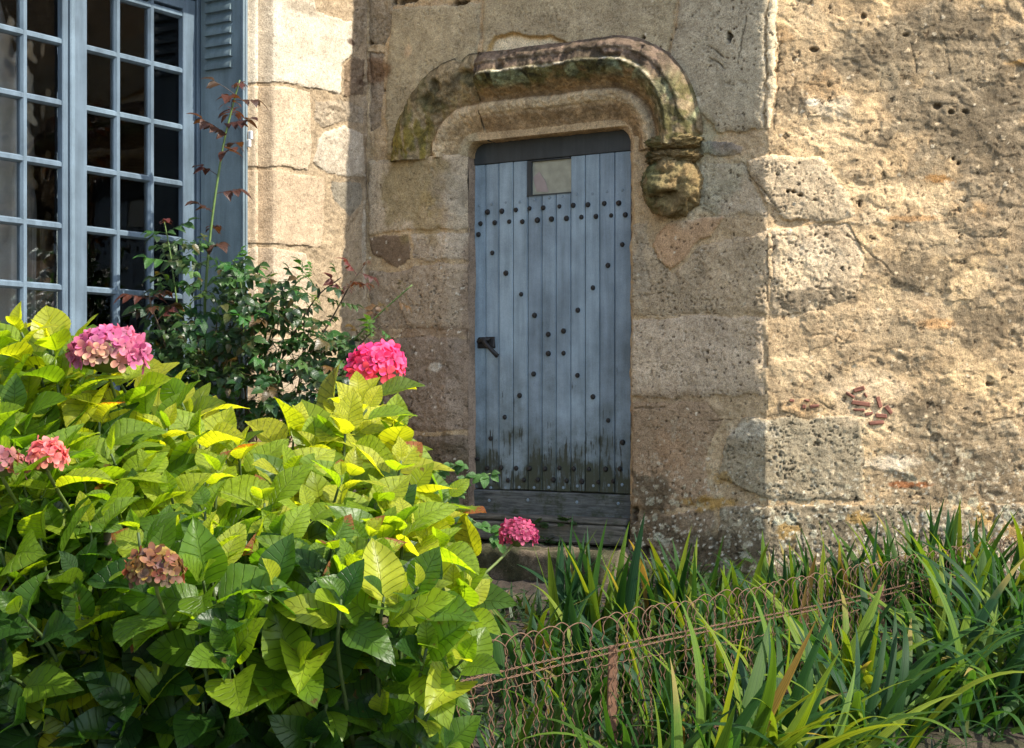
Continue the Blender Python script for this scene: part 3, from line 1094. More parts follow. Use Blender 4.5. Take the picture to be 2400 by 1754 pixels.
    C[..., :3] *= np.where(zone[..., None], np.array((1.11, 1.01, .86)), np.array((1.08, 1.02, .91)))
    C = np.clip(C, .01, .85)
    cut_field(us, vs, W, C, ids, hole, names, root, wall_local, M["stone"])
    return root


def sweep(path, norm, D, Wp, extra=0.0):
    """path (n,2), outward normals (n,2); D, Wp (n,m) offsets out along the face and proud of it"""
    Uo = path[:, None, 0] + norm[:, None, 0] * D
    Vo = path[:, None, 1] + norm[:, None, 1] * D
    return Uo, Vo, Wp


def grid_quads(n, m):
    i = np.arange(n * m).reshape(n, m)
    return np.stack([i[:-1, :-1], i[1:, :-1], i[1:, 1:], i[:-1, 1:]], -1).reshape(-1, 4)


def build_hood(root):
    P, N, K = opening_path(v0l=vSL - .012, v0r=vSR - .02)
    n = len(P)
    seg = np.zeros(n)
    seg[1:] = np.hypot(*(P[1:] - P[:-1]).T)
    s = np.cumsum(seg)
    # profile at full section and the hacked-back left shoulder
    full = [(0, -.13), (0, -.062), (.004, -.052), (.03, -.034), (.07, -.010), (.105, .018), (.122, .030), (.126, .040), (.150, .052), (.168, .050), (.180, .036), (.186, .026), (.196, .026),
            (.215, .046), (.245, .082), (.272, .112), (.290, .126), (.302, .138), (.312, .137), (.318, .124), (.334, .116), (.362, .100), (.368, .108), (.385, .104), (.400, .082), (.418, .052), (.432, .020), (.440, -.02)]
    hack = [(0, -.13), (0, -.062), (.004, -.052), (.03, -.038), (.07, -.016), (.105, .004), (.122, .014), (.126, .018), (.150, .026), (.168, .024), (.180, .012), (.186, .006), (.196, .006),
            (.215, .020), (.245, .036), (.272, .048), (.290, .056), (.302, .062), (.312, .065), (.318, .066), (.334, .067), (.362, .066), (.368, .065), (.385, .060), (.400, .052), (.418, .040), (.436, .018), (.444, -.03)]
    def dense(pr, m=96):
        a = np.array(pr)
        L = np.r_[0, np.cumsum(np.hypot(*np.diff(a, axis=0).T))]
        t = np.linspace(0, 1, m)
        return np.interp(t * L[-1], L, a[:, 0]), np.interp(t * L[-1], L, a[:, 1]), t
    df, wf, t = dense(full)
    # same parameter on both profiles: match by breakpoints
    af, ah = np.array(full), np.array(hack)
    Lf = np.r_[0, np.cumsum(np.hypot(*np.diff(af, axis=0).T))]
    dh = np.interp(t * Lf[-1], Lf, ah[:, 0])
    wh = np.interp(t * Lf[-1], Lf, ah[:, 1])
    crack_u = wp(1117, 250, .05)[0]
    centre = (P[:, 0] > crack_u - .0)
    k = centre.astype(float)[:, None]
    # the full section of the centre piece thins out to the damaged part at its left end
    kk = np.clip((P[:, 0] - crack_u) / .07, 0, 1)[:, None]
    k = k * (.55 + .45 * kk)
    # narrower inner cavetto down the right jamb
    down = np.clip((K >= 3) * (np.maximum(vT - P[:, 1], 0) / .12), 0, 1)[:, None]
    D = dh * (1 - k) + df * k
    Wv = wh * (1 - k) + wf * k
    D = D * (1 - .10 * down)
    Uo, Vo, Wo = sweep(P, N, D, Wv)
    no = fbm(Uo, Vo, 9, 4, 601) - .5
    nf = fbm(Uo * 1.3, Vo * 1.3 + Wo * 2, 40, 4, 602) - .5
    nl = fbm(Uo + Wo * 2, Vo, 4, 3, 603) - .5
    env = sst(0.02, .12, D)
    Wo = Wo + env * (no * .026 + nl * .018) + nf * .015 * (.35 + env) + (fbm(Uo, Vo + Wo, 90, 2, 611) - .5) * .005
    Vo = Vo + (no * .006 + nf * .004) * (1 - env * .5) + nl * .010
    # bites out of the weathered top edge
    bite = sst(.52, .66, fbm(Uo, Vo, 7, 3, 604)) * sst(.27, .34, D)
    Wo = Wo - bite * .042
    C = np.zeros(Uo.shape + (4,))
    v1, v2 = fbm(Uo, Vo + Wo, 10, 5, 605), fbm(Uo, Vo, 26, 4, 606)
    def put(col, m):
        for c in range(3):
            C[..., c] = C[..., c] * (1 - m) + col[c] * m
    def setc(col):
        for c in range(3):
            C[..., c] = col[c]
    setc((.36, .275, .185))
    C[..., 3] = .5
    S = np.broadcast_to(P[:, None, 0], Uo.shape)
    cen = np.broadcast_to(centre[:, None], Uo.shape).astype(float)
    put((.245, .18, .11), sst(.03, .06, D) * sst(.115, .09, D) * (.55 + .4 * (v1 > .5)))
    put((.50, .42, .30), sst(.10, .13, D) * sst(.185, .165, D) * .8)
    put((.13, .085, .04), sst(.178, .184, D) * sst(.21, .192, D) * .75)
    # left shoulder: olive moss streaks running down
    lm = (1 - cen) * sst(.17, .23, D)
    put((.27, .23, .15), lm * .8)
    put((.05, .042, .028), (1 - cen) * sst(.415, .435, D))
    strk = fbm(Uo * 3.2, Vo * .8, 12, 4, 607)
    put((.175, .15, .035), lm * sst(.42, .58, strk) * sst(vT + .32, vT + .05, Vo) * .9)
    put((.07, .075, .03), lm * sst(.53, .64, v1) * .6)
    put((.40, .32, .21), (1 - cen) * sst(.16, .10, D) * .6)
    # centre and right: brown face, green lichen under the crest, purple-brown weathering above it
    put((.235, .165, .085), cen * sst(.195, .21, D) * .9)
    put(MOSS, cen * sst(.22, .26, D + (v2 - .5) * .06) * sst(.40, .60, v1 + (D - .24) * 1.5) * .9)
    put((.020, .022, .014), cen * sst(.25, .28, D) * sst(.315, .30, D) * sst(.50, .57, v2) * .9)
    put(GREENL, cen * sst(.225, .26, D) * sst(.315, .29, D) * sst(.53, .62, fbm(Uo, Vo, 13, 4, 608)) * .85)
    put((.52, .49, .42), cen * sst(.300, .306, D) * sst(.320, .312, D) * (.4 + .5 * (v2 > .48)))
    put(PURP, cen * sst(.314, .326, D) * (.75 + .25 * v2))
    put((.30, .255, .20), cen * sst(.358, .366, D) * sst(.376, .37, D) * .55)
    rt = np.broadcast_to((K >= 3)[:, None], Uo.shape) * sst(vT + .28, vT + .10, Vo)
    put((.25, .205, .13), rt * sst(.19, .24, D) * .75)
    put((.235, .265, .17), rt * sst(.24, .34, D) * sst(.44, .56, v1) * .85)
    put(MOSS, rt * sst(.18, .25, D) * sst(.52, .60, v2) * .8)
    C[..., 3] = np.where(D > .2, .75, .45)
    cv = ((.58 + .84 * fbm(Uo, Vo + Wo, 18, 5, 609)) * (.60 + .95 * fbm(Uo, Vo + Wo, 70, 3, 612)))[..., None]
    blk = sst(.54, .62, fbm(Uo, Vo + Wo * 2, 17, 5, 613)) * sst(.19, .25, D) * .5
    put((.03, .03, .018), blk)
    C[..., :3] = np.clip(C[..., :3] * cv * np.array((1.08, 1.0, .86)), .012, .8)
    X, Y, Z = wall_local(Uo, Vo, Wo)
    pts = np.stack([X, Y, Z], -1)
    m = Uo.shape[1]
    # cut into the shoulder stone and the lintel stone, a crack between them
    ci = int(np.where(centre)[0][0])
    for a, b, lab in ((0, ci, "mossy left shoulder of the hood mould, hacked back flush"), (ci, n, "carved lintel of the hood mould with green lichen under its crest")):
        sl_ = np.s_[a:b]
        pp, cc = pts[sl_].copy(), C[sl_]
        if a > 0:       # crack: draw the first rows in and back
            wv = (fbm(np.zeros(m), t * 9, 1, 3, 44) - .5) * .02
            pp[0, :, 0] += .004 + np.maximum(wv, 0) * .3
        else:
            pp[-1, :, 0] -= .003
        q = grid_quads(b - a, m)
        o = obj("hood_stone", big_mesh("hood_stone", pp.reshape(-1, 3), q, M["stone"], cc.reshape(-1, 4)), root)
        o["label"] = lab
    # the jamb returns below the hood, one each side
    for side, u0, sgn in ((0, uL, 1), (1, uR, -1)):
        vv = np.arange(vB - .05, (vSL if side == 0 else vSR) + .02, .012)
        ws = np.linspace(-.058, -.20, 10)
        VV, WW = np.meshgrid(vv, ws, indexing='ij')
        UU = u0 + (fbm(VV, WW, 7, 4, 620 + side) - .5) * .014 - sgn * .002
        X, Y, Z = wall_local(UU, VV, WW)
        cc = np.zeros(UU.shape + (4,))
        v = .7 + .6 * fbm(VV, WW, 12, 4, 630)
        for c, a in enumerate((.34, .255, .185)):
            cc[..., c] = a * v
        cc[..., 3] = .4
        obj("jamb_return", big_mesh("jamb_return", np.stack([X, Y, Z], -1).reshape(-1, 3), grid_quads(*UU.shape), M["stone"], cc.reshape(-1, 4)), root)


def blob_points(nu=110, nv=70):
    a = np.linspace(0, 2 * math.pi, nu)
    b = np.linspace(-math.pi / 2, math.pi / 2, nv)
    A, B = np.meshgrid(a, b, indexing='ij')
    return np.cos(A) * np.cos(B), np.sin(A) * np.cos(B), np.sin(B)


def build_corbel(root):
    """the carved stop under the right end of the hood: two worn mouldings over a grotesque head"""
    PX = 1 / 476.0
    uc, vc = wp(1572, 425, .05)
    def shell(u0, v0, w0, ru, rv, rw, amp, seed, feat=None, p=1.0):
        x, y, z = blob_points()
        if p != 1.0:
            x, y, z = [np.sign(q) * np.abs(q) ** p for q in (x, y, z)]
        nz = (fbm(x * 2 + y * 1.3, z * 2 - y, 1.6, 5, seed) - .5)
        nf = (fbm(x * 5 + y * 4, z * 5 - y * 3, 3.5, 4, seed + 3) - .5)
        r = 1 + nz * amp * 1.7 + nf * amp * 1.1
        dr = np.zeros_like(r)
        if feat is not None:
            dr = feat(x, y, z)
        r = r + dr
        U, V, W = u0 + x * ru * r, v0 + z * rv * r, w0 - y * rw * r
        return U, V, W, nz, nf, dr
    def face(x, y, z):
        f = np.zeros_like(x)
        def dent(cx, cz, rx, rz, d):
            g = np.exp(-(((x - cx) / rx) ** 2 + ((z - cz) / rz) ** 2)) * (y < 0)
            return -d * g * 1.25
        f += dent(.10, -.48, .26, .17, .42)      # open mouth
        f += dent(-.42, -.30, .14, .14, -.12)    # cheek
        f += dent(-.36, -.52, .12, .10, .18)
        f += dent(.36, -.38, .10, .10, .22)
        f += dent(-.05, -.12, .26, .16, -.16)    # nose and brow
        f += dent(-.05, .38, .42, .10, .16)      # groove under the mouldings
        f += dent(.55, .05, .12, .5, .10)
        f += dent(.0, -.85, .5, .16, -.10)       # lip
        return f
    pieces = [
        shell(uc + .002, wp(1572, 334, .06)[1], .014, .140, .040, .098, .26, 711, None, .85),
        shell(uc - .006, wp(1568, 366, .06)[1], .010, .132, .042, .092, .30, 712, None, .9),
        shell(uc - .004, wp(1565, 433, .05)[1], .012, .152, .142, .125, .16, 713, face),
    ]
    vs_, cs_, qs_ = [], [], []
    off = 0
    for i, (U, V, W, nz, nf, dr) in enumerate(pieces):
        X, Y, Z = wall_local(U, V, W)
        C = np.zeros(U.shape + (4,))
        top = (V - V.min()) / (V.max() - V.min())
        a = fbm(U, V + W, 20, 5, 720 + i)
        lf = sst(uc + .03, uc - .10, U)
        base = np.stack([.225 + .0 * U, .16 + 0 * U, .075 + 0 * U], -1)
        g = np.clip(sst(.42, .58, a) * (.25 + .75 * lf) * (.35 + .65 * top), 0, 1)[..., None]
        base = base * (1 - g) + np.array((.155, .175, .075)) * g
        d = np.clip(sst(.50, .6, fbm(U, V, 34, 4, 730)) * lf, 0, 1)[..., None] * .8
        base = base * (1 - d) + np.array((.05, .055, .025)) * d
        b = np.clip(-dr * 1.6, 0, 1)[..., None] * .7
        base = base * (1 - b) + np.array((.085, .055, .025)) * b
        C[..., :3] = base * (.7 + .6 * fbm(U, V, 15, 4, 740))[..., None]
        C[..., 3] = .6
        vs_.append(np.stack([X, Y, Z], -1).reshape(-1, 3))
        cs_.append(C.reshape(-1, 4))
        qs_.append(grid_quads(*U.shape) + off)
        off += U.size
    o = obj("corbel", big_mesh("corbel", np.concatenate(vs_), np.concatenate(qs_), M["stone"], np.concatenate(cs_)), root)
    o["label"] = "worn carved head under two mouldings at the end of the hood"


def build_brick_chips(root):
    z = .4115
    rnd = random.Random(3)
    for (x, y, l, h, r) in [(1015, 792, 100, 24, 10), (1118, 785, 62, 22, 70), (1172, 828, 52, 24, 52), (1005, 829, 62, 17, 2), (1060, 851, 46, 20, -14), (1130, 863, 62, 22, 4), (1103, 902, 80, 22, -6),
                            (1005, 712, 62, 24, -14), (953, 745, 52, 17, 32), (750, 808, 52, 19, -10), (708, 775, 27, 15, 5), (622, 775, 26, 15, 10), (1042, 745, 32, 12, 45), (690, 810, 22, 20, 0)]:
        u, v = wp(1600 + x * z, 620 + y * z)
        L, H = l * z / 500 / 2, h * z / 500 / 2
        vv, ff = box_vf(-L, L, -.004, .03, -H, H, .003, .002, rnd)
        X, Y, Z = wall_local(np.array(u), np.array(v), np.array(.004))
        o = obj("brick", mesh_of("brick", vv, ff, M["brick"]), root, (float(X), float(Y), float(Z)))
        o.rotation_euler = (0, math.radians(r), DEL)


# ---- the pier between the corner and the window
SW = .905                                                      # window opening starts here
RD = .36                                                       # depth of the window reveal


def build_window_wall():
    root = thing("stone_wall", "pale cream dressed stone pier with moulded edge beside the blue casement window", "wall",
                 CORNER, math.pi / 2 - AL)
    us = samples([(-.05, SW, .0052)])
    vs = samples([(.05, 1.2, .03), (1.2, 3.86, .0052), (3.86, 4.3, .0104), (4.3, 5.2, .03)])
    S, V = np.meshgrid(us, vs)
    Sw = S + (fbm(S, V, 12, 4, 903) - .5) * .026 + (fbm(S, V, 60, 2, 931) - .5) * .006
    Vw = V + (fbm(S, V, 12, 4, 904) - .5) * .020 + (fbm(S, V, 60, 2, 941) - .5) * .006
    fine = fbm(S, V, 55, 4, 911) - .5
    mid = fbm(S, V, 16, 4, 912) - .5
    large = fbm(S, V, 3.5, 4, 913) - .5
    W = -.004 + mid * .018 + fine * .008
    C = np.zeros(S.shape + (4,))
    mt = fbm(S, V, 7, 5, 921)
    for c in range(3):
        C[..., c] = (.455, .36, .25)[c] * (.74 + .52 * mt)
    C[..., 3] = .4
    ids = np.full(S.shape, -1)
    B = [
        ([(585, -80), (585, 194), (643, 192), (792, 221), (800, 217), (804, 147), (827, 128), (827, 50), (742, 29), (720, -80)], .010, (.70, .635, .53), .12, .002, .010),
        ([(585, 200), (643, 198), (727, 217), (730, 368), (723, 399), (643, 391), (585, 387)], .008, (.64, .53, .40), .15, .002, .008),
        ([(585, 393), (643, 397), (760, 418), (761, 531), (754, 581), (643, 573), (585, 567)], .010, PEACH, .12, .002, .008),
        ([(585, 574), (643, 579), (717, 593), (727, 640), (735, 790), (585, 770)], .008, (.61, .50, .385), .2, .003, .008),
        ([(585, 778), (740, 800), (742, 960), (585, 950)], .008, (.56, .46, .36), .3, .003, .008),
        ([(746, 329), (760, 308), (808, 294), (853, 314), (857, 414), (823, 416), (765, 407), (734, 380)], .012, (.60, .525, .43), .5, .006, .020),
        ([(806, 152), (826, 134), (855, 140), (854, 222), (806, 228)], .004, (.245, .18, .125), .5, .016, .03),
        ([(832, 20), (856, 10), (856, 90), (832, 128)], .002, (.36, .285, .20), .5, .014, .03),
        ([(740, 235), (800, 232), (852, 250), (852, 288), (808, 288), (756, 300), (736, 280)], -.002, (.42, .35, .265), .7, .014, .03),
        ([(778, 424), (850, 428), (850, 480), (820, 508), (784, 470)], .0, (.345, .31, .25), .4, .004, .02),
    ]
    nid = 0
    for pts, base, col, pit, rough, edge in B:
        q = [(-x, z) for x, z in (ww(*p) for p in pts)]
        sd = poly_sd(q, Sw, Vw)
        ins = sd > .003
        h = base * .5 - .006 * np.exp(-np.maximum(sd, 0) / (edge * .6)) + fine * rough + mid * rough * 1.8 + large * rough * 2
        W = np.where(ins, h, W)
        ids = np.where(ins, nid, ids)
        cv = .88 + .24 * fbm(S, V, 10, 5, 950 + nid) + large * .25
        for c in range(3):
            C[..., c] = np.where(ins, col[c] * cv, C[..., c])
        C[..., 3] = np.where(ins, pit, C[..., 3])
        nid += 1
    def px(cx, cy, rx, ry, col, amt, seed, **k):
        x, v = ww(cx, cy)
        x1, _ = ww(cx + rx, cy)
        _, v1 = ww(cx, cy - ry)
        stain(C, S, V, -x, v, abs(x1 - x), abs(v1 - v), col, amt, seed, **k)
    px(825, 100, 18, 10, (.10, .06, .04), .9, 961)
    px(850, 195, 22, 10, (.10, .06, .04), .7, 962)
    px(790, 255, 26, 8, (.10, .075, .05), .6, 963)
    px(855, 560, 6, 140, (.66, .58, .47), .8, 964, rag=.4)
    px(700, 15, 60, 20, (.42, .36, .28), .7, 965)
    px(665, 690, 26, 40, (.58, .55, .50), .7, 966)
    # moulded outer edge: bead, then hollow, then the flat face
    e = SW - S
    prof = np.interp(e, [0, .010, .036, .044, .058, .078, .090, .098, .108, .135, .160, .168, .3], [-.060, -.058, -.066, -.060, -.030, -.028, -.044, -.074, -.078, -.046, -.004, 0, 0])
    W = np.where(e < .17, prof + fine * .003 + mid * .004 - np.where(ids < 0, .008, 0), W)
    dk = sst(.088, .098, e) * sst(.168, .150, e) * .38 + sst(.045, .036, e) * .45  # shaded side of the hollow painted in as a brown tint
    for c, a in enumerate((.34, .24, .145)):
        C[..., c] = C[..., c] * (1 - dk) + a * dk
    C[..., :3] *= np.array((.80, .785, .74))
    C = np.clip(C, .01, .85)
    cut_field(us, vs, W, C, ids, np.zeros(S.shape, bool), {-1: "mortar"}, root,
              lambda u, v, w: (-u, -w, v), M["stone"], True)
    # back of the reveal, the wall over the window and beyond it
    def slab(nm, x0, x1, y0, y1, z0, z1, col):
        v, f = box_vf(x0, x1, y0, y1, z0, z1, .006)
        me = mesh_of(nm, v, f, M["stone"])
        a = me.color_attributes.new("tint", 'FLOAT_COLOR', 'POINT')
        a.data.foreach_set("color", np.tile(np.array([*col, .3], dtype=np.float32), len(v)))
        return obj(nm, me, root)
    slab("reveal_stone", -SW - .004, -SW + .05, .08, .9, .05, 5.2, PEACH)
    slab("lintel", -SW - 2.3, -SW - .006, .0, .9, 3.72, 5.2, (.46, .385, .29))
    slab("wall_block", -SW - 5.5, -SW - 2.3, .0, .9, .05, 5.2, (.43, .36, .27))
    slab("apron", -SW - 2.3, -SW - .006, .0, .5, .05, 1.10, (.40, .32, .225))
    return root
# ------------------------------------------------------------------ ground
FA, FB = at(1150, 1589, 3.86), at(2260, 1334, 6.35)           # two points on the fence's top strand
FD = Vector((FB.x - FA.x, FB.y - FA.y, 0)).normalized()
FNORM = Vector((FD.y, -FD.x, 0))                              # towards the camera side of the fence
FTOP = .835


def ground_z(x, y):
    q = (Vector((x, y, 0)) - Vector((FA.x, FA.y, 0))).dot(FNORM)
    d = (CORNER - Vector((x, y, 0))).dot(-NX)                 # towards the wall
    w = max(0.0, min(1.0, 1 - ((Vector((x, y, 0)) - CORNER).dot(NX)) / 2.6))
    hi = .44 + .24 * w * w
    k = max(0.0, min(1.0, (q - .42) / .55))
    k = k * k * (3 - 2 * k)
    return hi * (1 - k) + .0 * k


def build_ground():
    xs = samples([(-60, -4, 8), (-4, -2.6, .35), (-2.6, 3.6, .05), (3.6, 5, .35), (5, 60, 8)])
    ys = samples([(-60, 0, 8), (0, 2.2, .3), (2.2, 9.2, .05), (9.2, 60, 8)])
    X, Y = np.meshgrid(xs, ys)
    Z = np.vectorize(ground_z)(X, Y) + (fbm(X, Y, 3, 4, 51) - .5) * .05 + (fbm(X, Y, 18, 3, 52) - .5) * .03
    i = np.arange(X.size).reshape(X.shape)
    q = np.stack([i[:-1, :-1], i[:-1, 1:], i[1:, 1:], i[1:, :-1]], -1).reshape(-1, 4)
    o = obj("ground", big_mesh("ground", np.stack([X, Y, Z], -1).reshape(-1, 3), q, M["soil"]))
    o["kind"] = "structure"
    xs = samples([(-60, -3, 6), (-3, 8, .2), (8, 60, 6)])
    ys = samples([(-60, 0, 6), (0, 3.2, .2)])
    X, Y = np.meshgrid(xs, ys)
    Z = np.full(X.shape, .055) + (fbm(X, Y, 2, 3, 53) - .5) * .01
    q_ = (X - FA.x) * FNORM.x + (Y - FA.y) * FNORM.y
    Z = np.where(q_ > 2.2, Z, -.2)
    i = np.arange(X.size).reshape(X.shape)
    q = np.stack([i[:-1, :-1], i[:-1, 1:], i[1:, 1:], i[1:, :-1]], -1).reshape(-1, 4)
    o = obj("path", big_mesh("path", np.stack([X, Y, Z], -1).reshape(-1, 3), q, M["gravel"]))
    o["kind"] = "structure"


# ------------------------------------------------------------------ the door
def build_door():
    root = thing("plank_door", "narrow blue painted plank door studded with black iron nails under the carved stone hood", "door", CORNER, -AL)
    rnd = random.Random(12)
    w = DW
    P = lambda x, y, ww_=w: wp(x, y, ww_)
    zt = P(1290, 372)[1]                        # top edge of the planks
    zb = P(1290, 1151)[1]
    xs = [P(x, 720)[0] for x in (1107, 1138, 1170, 1203, 1237, 1270, 1304, 1338, 1372, 1406, 1441, 1480)]
    px0, pz1 = P(1246, 380)
    px1, pz0 = P(1336, 452)
    fx0, fz0 = P(1235, 460)
    for i in range(11):
        a, b = xs[i] + .0021, xs[i + 1] - .0021
        top = zt
        if 4 <= i <= 6:
            top = fz0
        if i == 7:
            a = max(a, px1 + .003) if a < px1 + .003 else a
        dy = rnd.uniform(-.003, .003)
        v, f = box_vf(a, b, -w + dy, -w + .028 + dy, zb + rnd.uniform(-.004, .004), top, .0022)
        me = mesh_of("plank", v, f, M["door_paint"])
        obj("plank", me, root)
        # raised bead along one edge of each board
    bd = MB()
    for i in range(1, 11):
        a = xs[i]
        top = fz0 if 4 < i < 8 else zt
        bd.box(a - .0075, a - .0045, -w - .0022, -w + .004, zb + .006, top - .002, .0008)
    obj("plank_bead", bd.mesh("plank_bead", M["door_paint"]), root)
    obj("backing", mesh_of("backing", *box_vf(xs[0] - .06, xs[-1] + .06, -w + .032, -w + .06, vB - .05, vT + .06), M["rail_paint"]), root)
    # head rail above the planks, dark with dirt
    obj("head_rail", mesh_of("head_rail", *box_vf(xs[0] - .05, xs[-1] + .05, -w - .006, -w + .03, zt + .002, vT + .05, .003), M["rail_paint"]), root)
    # the little light
    fr = MB()
    fr.box(fx0, px0, -w - .002, -w + .03, fz0 + .002, zt - .001, .002)
    fr.box(px0, px1 + .004, -w - .004, -w + .03, pz1, zt - .001, .002)
    fr.box(fx0 + .002, px1 + .006, -w - .007, -w + .028, fz0 + .001, pz0, .002)
    obj("light_frame", fr.mesh("light_frame", M["rail_paint"]), root)
    m, nt, ns, ls, bs = nmat("dirty_pane")
    tc = node(ns, "ShaderNodeTexCoord")
    n = noise(ns, ls, tc.outputs["Object"], 14, 4, .6)
    r = ramp(ns, [(.3, (.24, .235, .175)), (.7, (.40, .385, .29))])
    ls.new(n.outputs[0], r.inputs[0])
    ls.new(r.outputs[0], bs.inputs["Base Color"])
    bs.inputs["Roughness"].default_value = .28
    obj("pane", mesh_of("pane", *box_vf(px0, px1 + .001, -w + .010, -w + .016, pz0, pz1), m), root)
    bits = [P(1247, 416), P(1262, 402), P(1276, 424), P(1284, 450), P(1256, 449)]
    v = [(x, -w + .008, z) for x, z in bits] + [(x, -w + .0095, z) for x, z in bits]
    nb = len(bits)
    f = [tuple(range(nb)), tuple(range(nb, 2 * nb))[::-1]] + [(i, i + nb, (i + 1) % nb + nb, (i + 1) % nb) for i in range(nb)]
    o = obj("pane_shard", mesh_of("pane_shard", v, f, mat_simple("pink_glass", (.33, .265, .24), .3, .15, 20)), root)
    # studs: faceted iron heads, and flush painted plugs
    def stud_mesh(name, r, h, mat):
        v, f = [], []
        rings = [(r, 0), (r, -h * .35), (r * .72, -h * .9), (r * .30, -h)]
        for R, y in rings:
            for k in range(8):
                a = k * math.pi / 4
                v.append((math.cos(a) * R, y, math.sin(a) * R))
        for i in range(3):
            for k in range(8):
                f.append((i * 8 + k, i * 8 + (k + 1) % 8, (i + 1) * 8 + (k + 1) % 8, (i + 1) * 8 + k))
        f.append(tuple(24 + k for k in range(8)))
        return mesh_of(name, v, f, mat)
    big = stud_mesh("stud", .0135, .013, M["iron"])
    plug = stud_mesh("plug", .0085, .004, M["plug"])
    za, zc = .30266, .3874
    A = lambda p: (1040 + p[0] * za, 280 + p[1] * za)
    Bq = lambda p: (1040 + p[0] * zc, 760 + p[1] * zc)
    row0 = [(275, 665), (372, 655), (482, 645), (590, 640), (703, 623), (818, 608), (922, 598), (1030, 580), (1153, 578), (1267, 560), (1383, 548)]
    iron_a = [(342, 718), (453, 712), (561, 702), (666, 690), (773, 686), (898, 675), (1005, 667), (1119, 662), (1246, 652), (1358, 650),
              (287, 808), (398, 801), (511, 793), (612, 793), (727, 781), (837, 773), (953, 768), (1068, 758), (1182, 753), (1299, 745), (1408, 740),
              (271, 892), (378, 1034), (485, 1192), (602, 1355), (705, 1518), (1385, 970), (1274, 1132), (1158, 1305), (1041, 1478)]
    iron_b = [(634, 62), (727, 42), (634, 178), (727, 176), (545, 302), (811, 310), (461, 432), (905, 440), (371, 563), (997, 583), (286, 692), (205, 815), (1084, 715),
              (265, 870), (350, 868), (440, 872), (520, 873), (614, 875), (702, 870), (788, 875), (880, 878), (981, 878), (1069, 876),
              (310, 943), (392, 945), (487, 943), (570, 941), (666, 942), (745, 948), (838, 952), (936, 955), (1027, 950)]
    plug_b = [(286, 990), (374, 990), (457, 988), (547, 990), (636, 988), (724, 990), (809, 980), (906, 978), (1000, 975), (1080, 972), (282, 1066), (516, 1063), (812, 1077), (1062, 1085)]
    for p in [A(q) for q in iron_a] + [Bq(q) for q in iron_b]:
        x, z = P(*p)
        o = obj("stud", big, root, (x, -w - .0005, z))
        o.rotation_euler = (rnd.uniform(-.12, .12), rnd.uniform(0, 6.3), rnd.uniform(-.12, .12))
        o.scale = (rnd.uniform(.85, 1.12),) * 3
    for p in [A(q) for q in row0] + [Bq(q) for q in plug_b]:
        x, z = P(*p)
        obj("plug", plug, root, (x, -w - .0005 - (.010 if z < zb - .01 else 0), z), (0, rnd.uniform(0, 6), 0))
    # latch: rough plate and drooping lever
    hx, hz = P(*Bq((262, 112)))
    h = obj("handle", None, root, (hx, -w, hz))
    v, f = box_vf(-.052, .050, -.010, 0, -.026, .026, .004, .004, rnd)
    obj("plate", mesh_of("plate", v, f, M["iron"]), h)
    lv = MB()
    v, f = tube_vf([(-.015, -.010, .012), (0, -.034, .008), (.028, -.044, -.014), (.062, -.046, -.044), (.092, -.044, -.072)], [.010, .012, .011, .011, .012], 8)
    lv.add(v, f)
    v, f = tube_vf([(-.05, -.012, .004), (-.015, -.022, .012), (.03, -.020, .016)], [.008, .013, .009], 8)
    lv.add(v, f)
    obj("lever", lv.mesh("lever", M["iron"], True), h)
    # weather board across the foot
    z0 = P(1290, 1214, w + .01)[1]
    v, f = box_vf(xs[0] - .01, xs[-1] + .012, -w - .010, -w + .03, z0, zb - .004, .006, .003, rnd)
    o = obj("foot_board", mesh_of("foot_board", v, f, M["board"]), root)
    o["label"] = "mossy grey board across the foot of the door"
    return root


def rough_block(name, x0, x1, y0, y1, z0, z1, col, seed, st=.014, amp=.017, rnd_edge=.03, pit=.8, moss=.6):
    """a worn stone block as one closed, displaced mesh (local wall coordinates)"""
    vs_, cs_, qs_ = [], [], []
    off = 0
    ctr = np.array([(x0 + x1) / 2, (y0 + y1) / 2, (z0 + z1) / 2])
    hf = np.array([(x1 - x0) / 2, (y1 - y0) / 2, (z1 - z0) / 2])
    for ax, sg in ((1, -1), (2, 1), (0, 1), (0, -1), (1, 1)):
        o_ = [a for a in range(3) if a != ax]
        na, nb = [max(3, int(2 * hf[a] / st)) for a in o_]
        A, Bm = np.meshgrid(np.linspace(-1, 1, na), np.linspace(-1, 1, nb), indexing='ij')
        p = np.zeros(A.shape + (3,))
        p[..., o_[0]] = A * hf[o_[0]]
        p[..., o_[1]] = Bm * hf[o_[1]]
        p[..., ax] = sg * hf[ax]
        inner = np.clip(p, -(hf - rnd_edge), hf - rnd_edge)
        d = p - inner
        L = np.linalg.norm(d, axis=-1, keepdims=True)
        d = d / np.maximum(L, 1e-6)
        p = inner + d * rnd_edge
        q = p + ctr
        nz = fbm(q[..., 0] + q[..., 1] * .7, q[..., 2] + q[..., 1] * .8, 8, 5, seed) - .5
        nf = fbm(q[..., 0] * 1.2 + q[..., 1], q[..., 2] * 1.1 - q[..., 1], 34, 3, seed + 1) - .5
        q = q + d * (nz * amp * 2 + nf * amp)[..., None]
        c = np.zeros(A.shape + (4,))
        v = .62 + .7 * fbm(q[..., 0], q[..., 2] + q[..., 1], 13, 4, seed + 2)
        m = sst(.5 - .15 * moss, .66, fbm(q[..., 0], q[..., 2] - q[..., 1], 6, 5, seed + 3)) * moss
        for k in range(3):
            c[..., k] = col[k] * v * (1 - m) + (.035, .04, .018)[k] * m
        c[..., 3] = pit
        vs_.append(q.reshape(-1, 3)); cs_.append(c.reshape(-1, 4)); qs_.append(grid_quads(*A.shape) + off)
        off += A.size
    return big_mesh(name, np.concatenate(vs_), np.concatenate(qs_), M["stone"], np.concatenate(cs_))


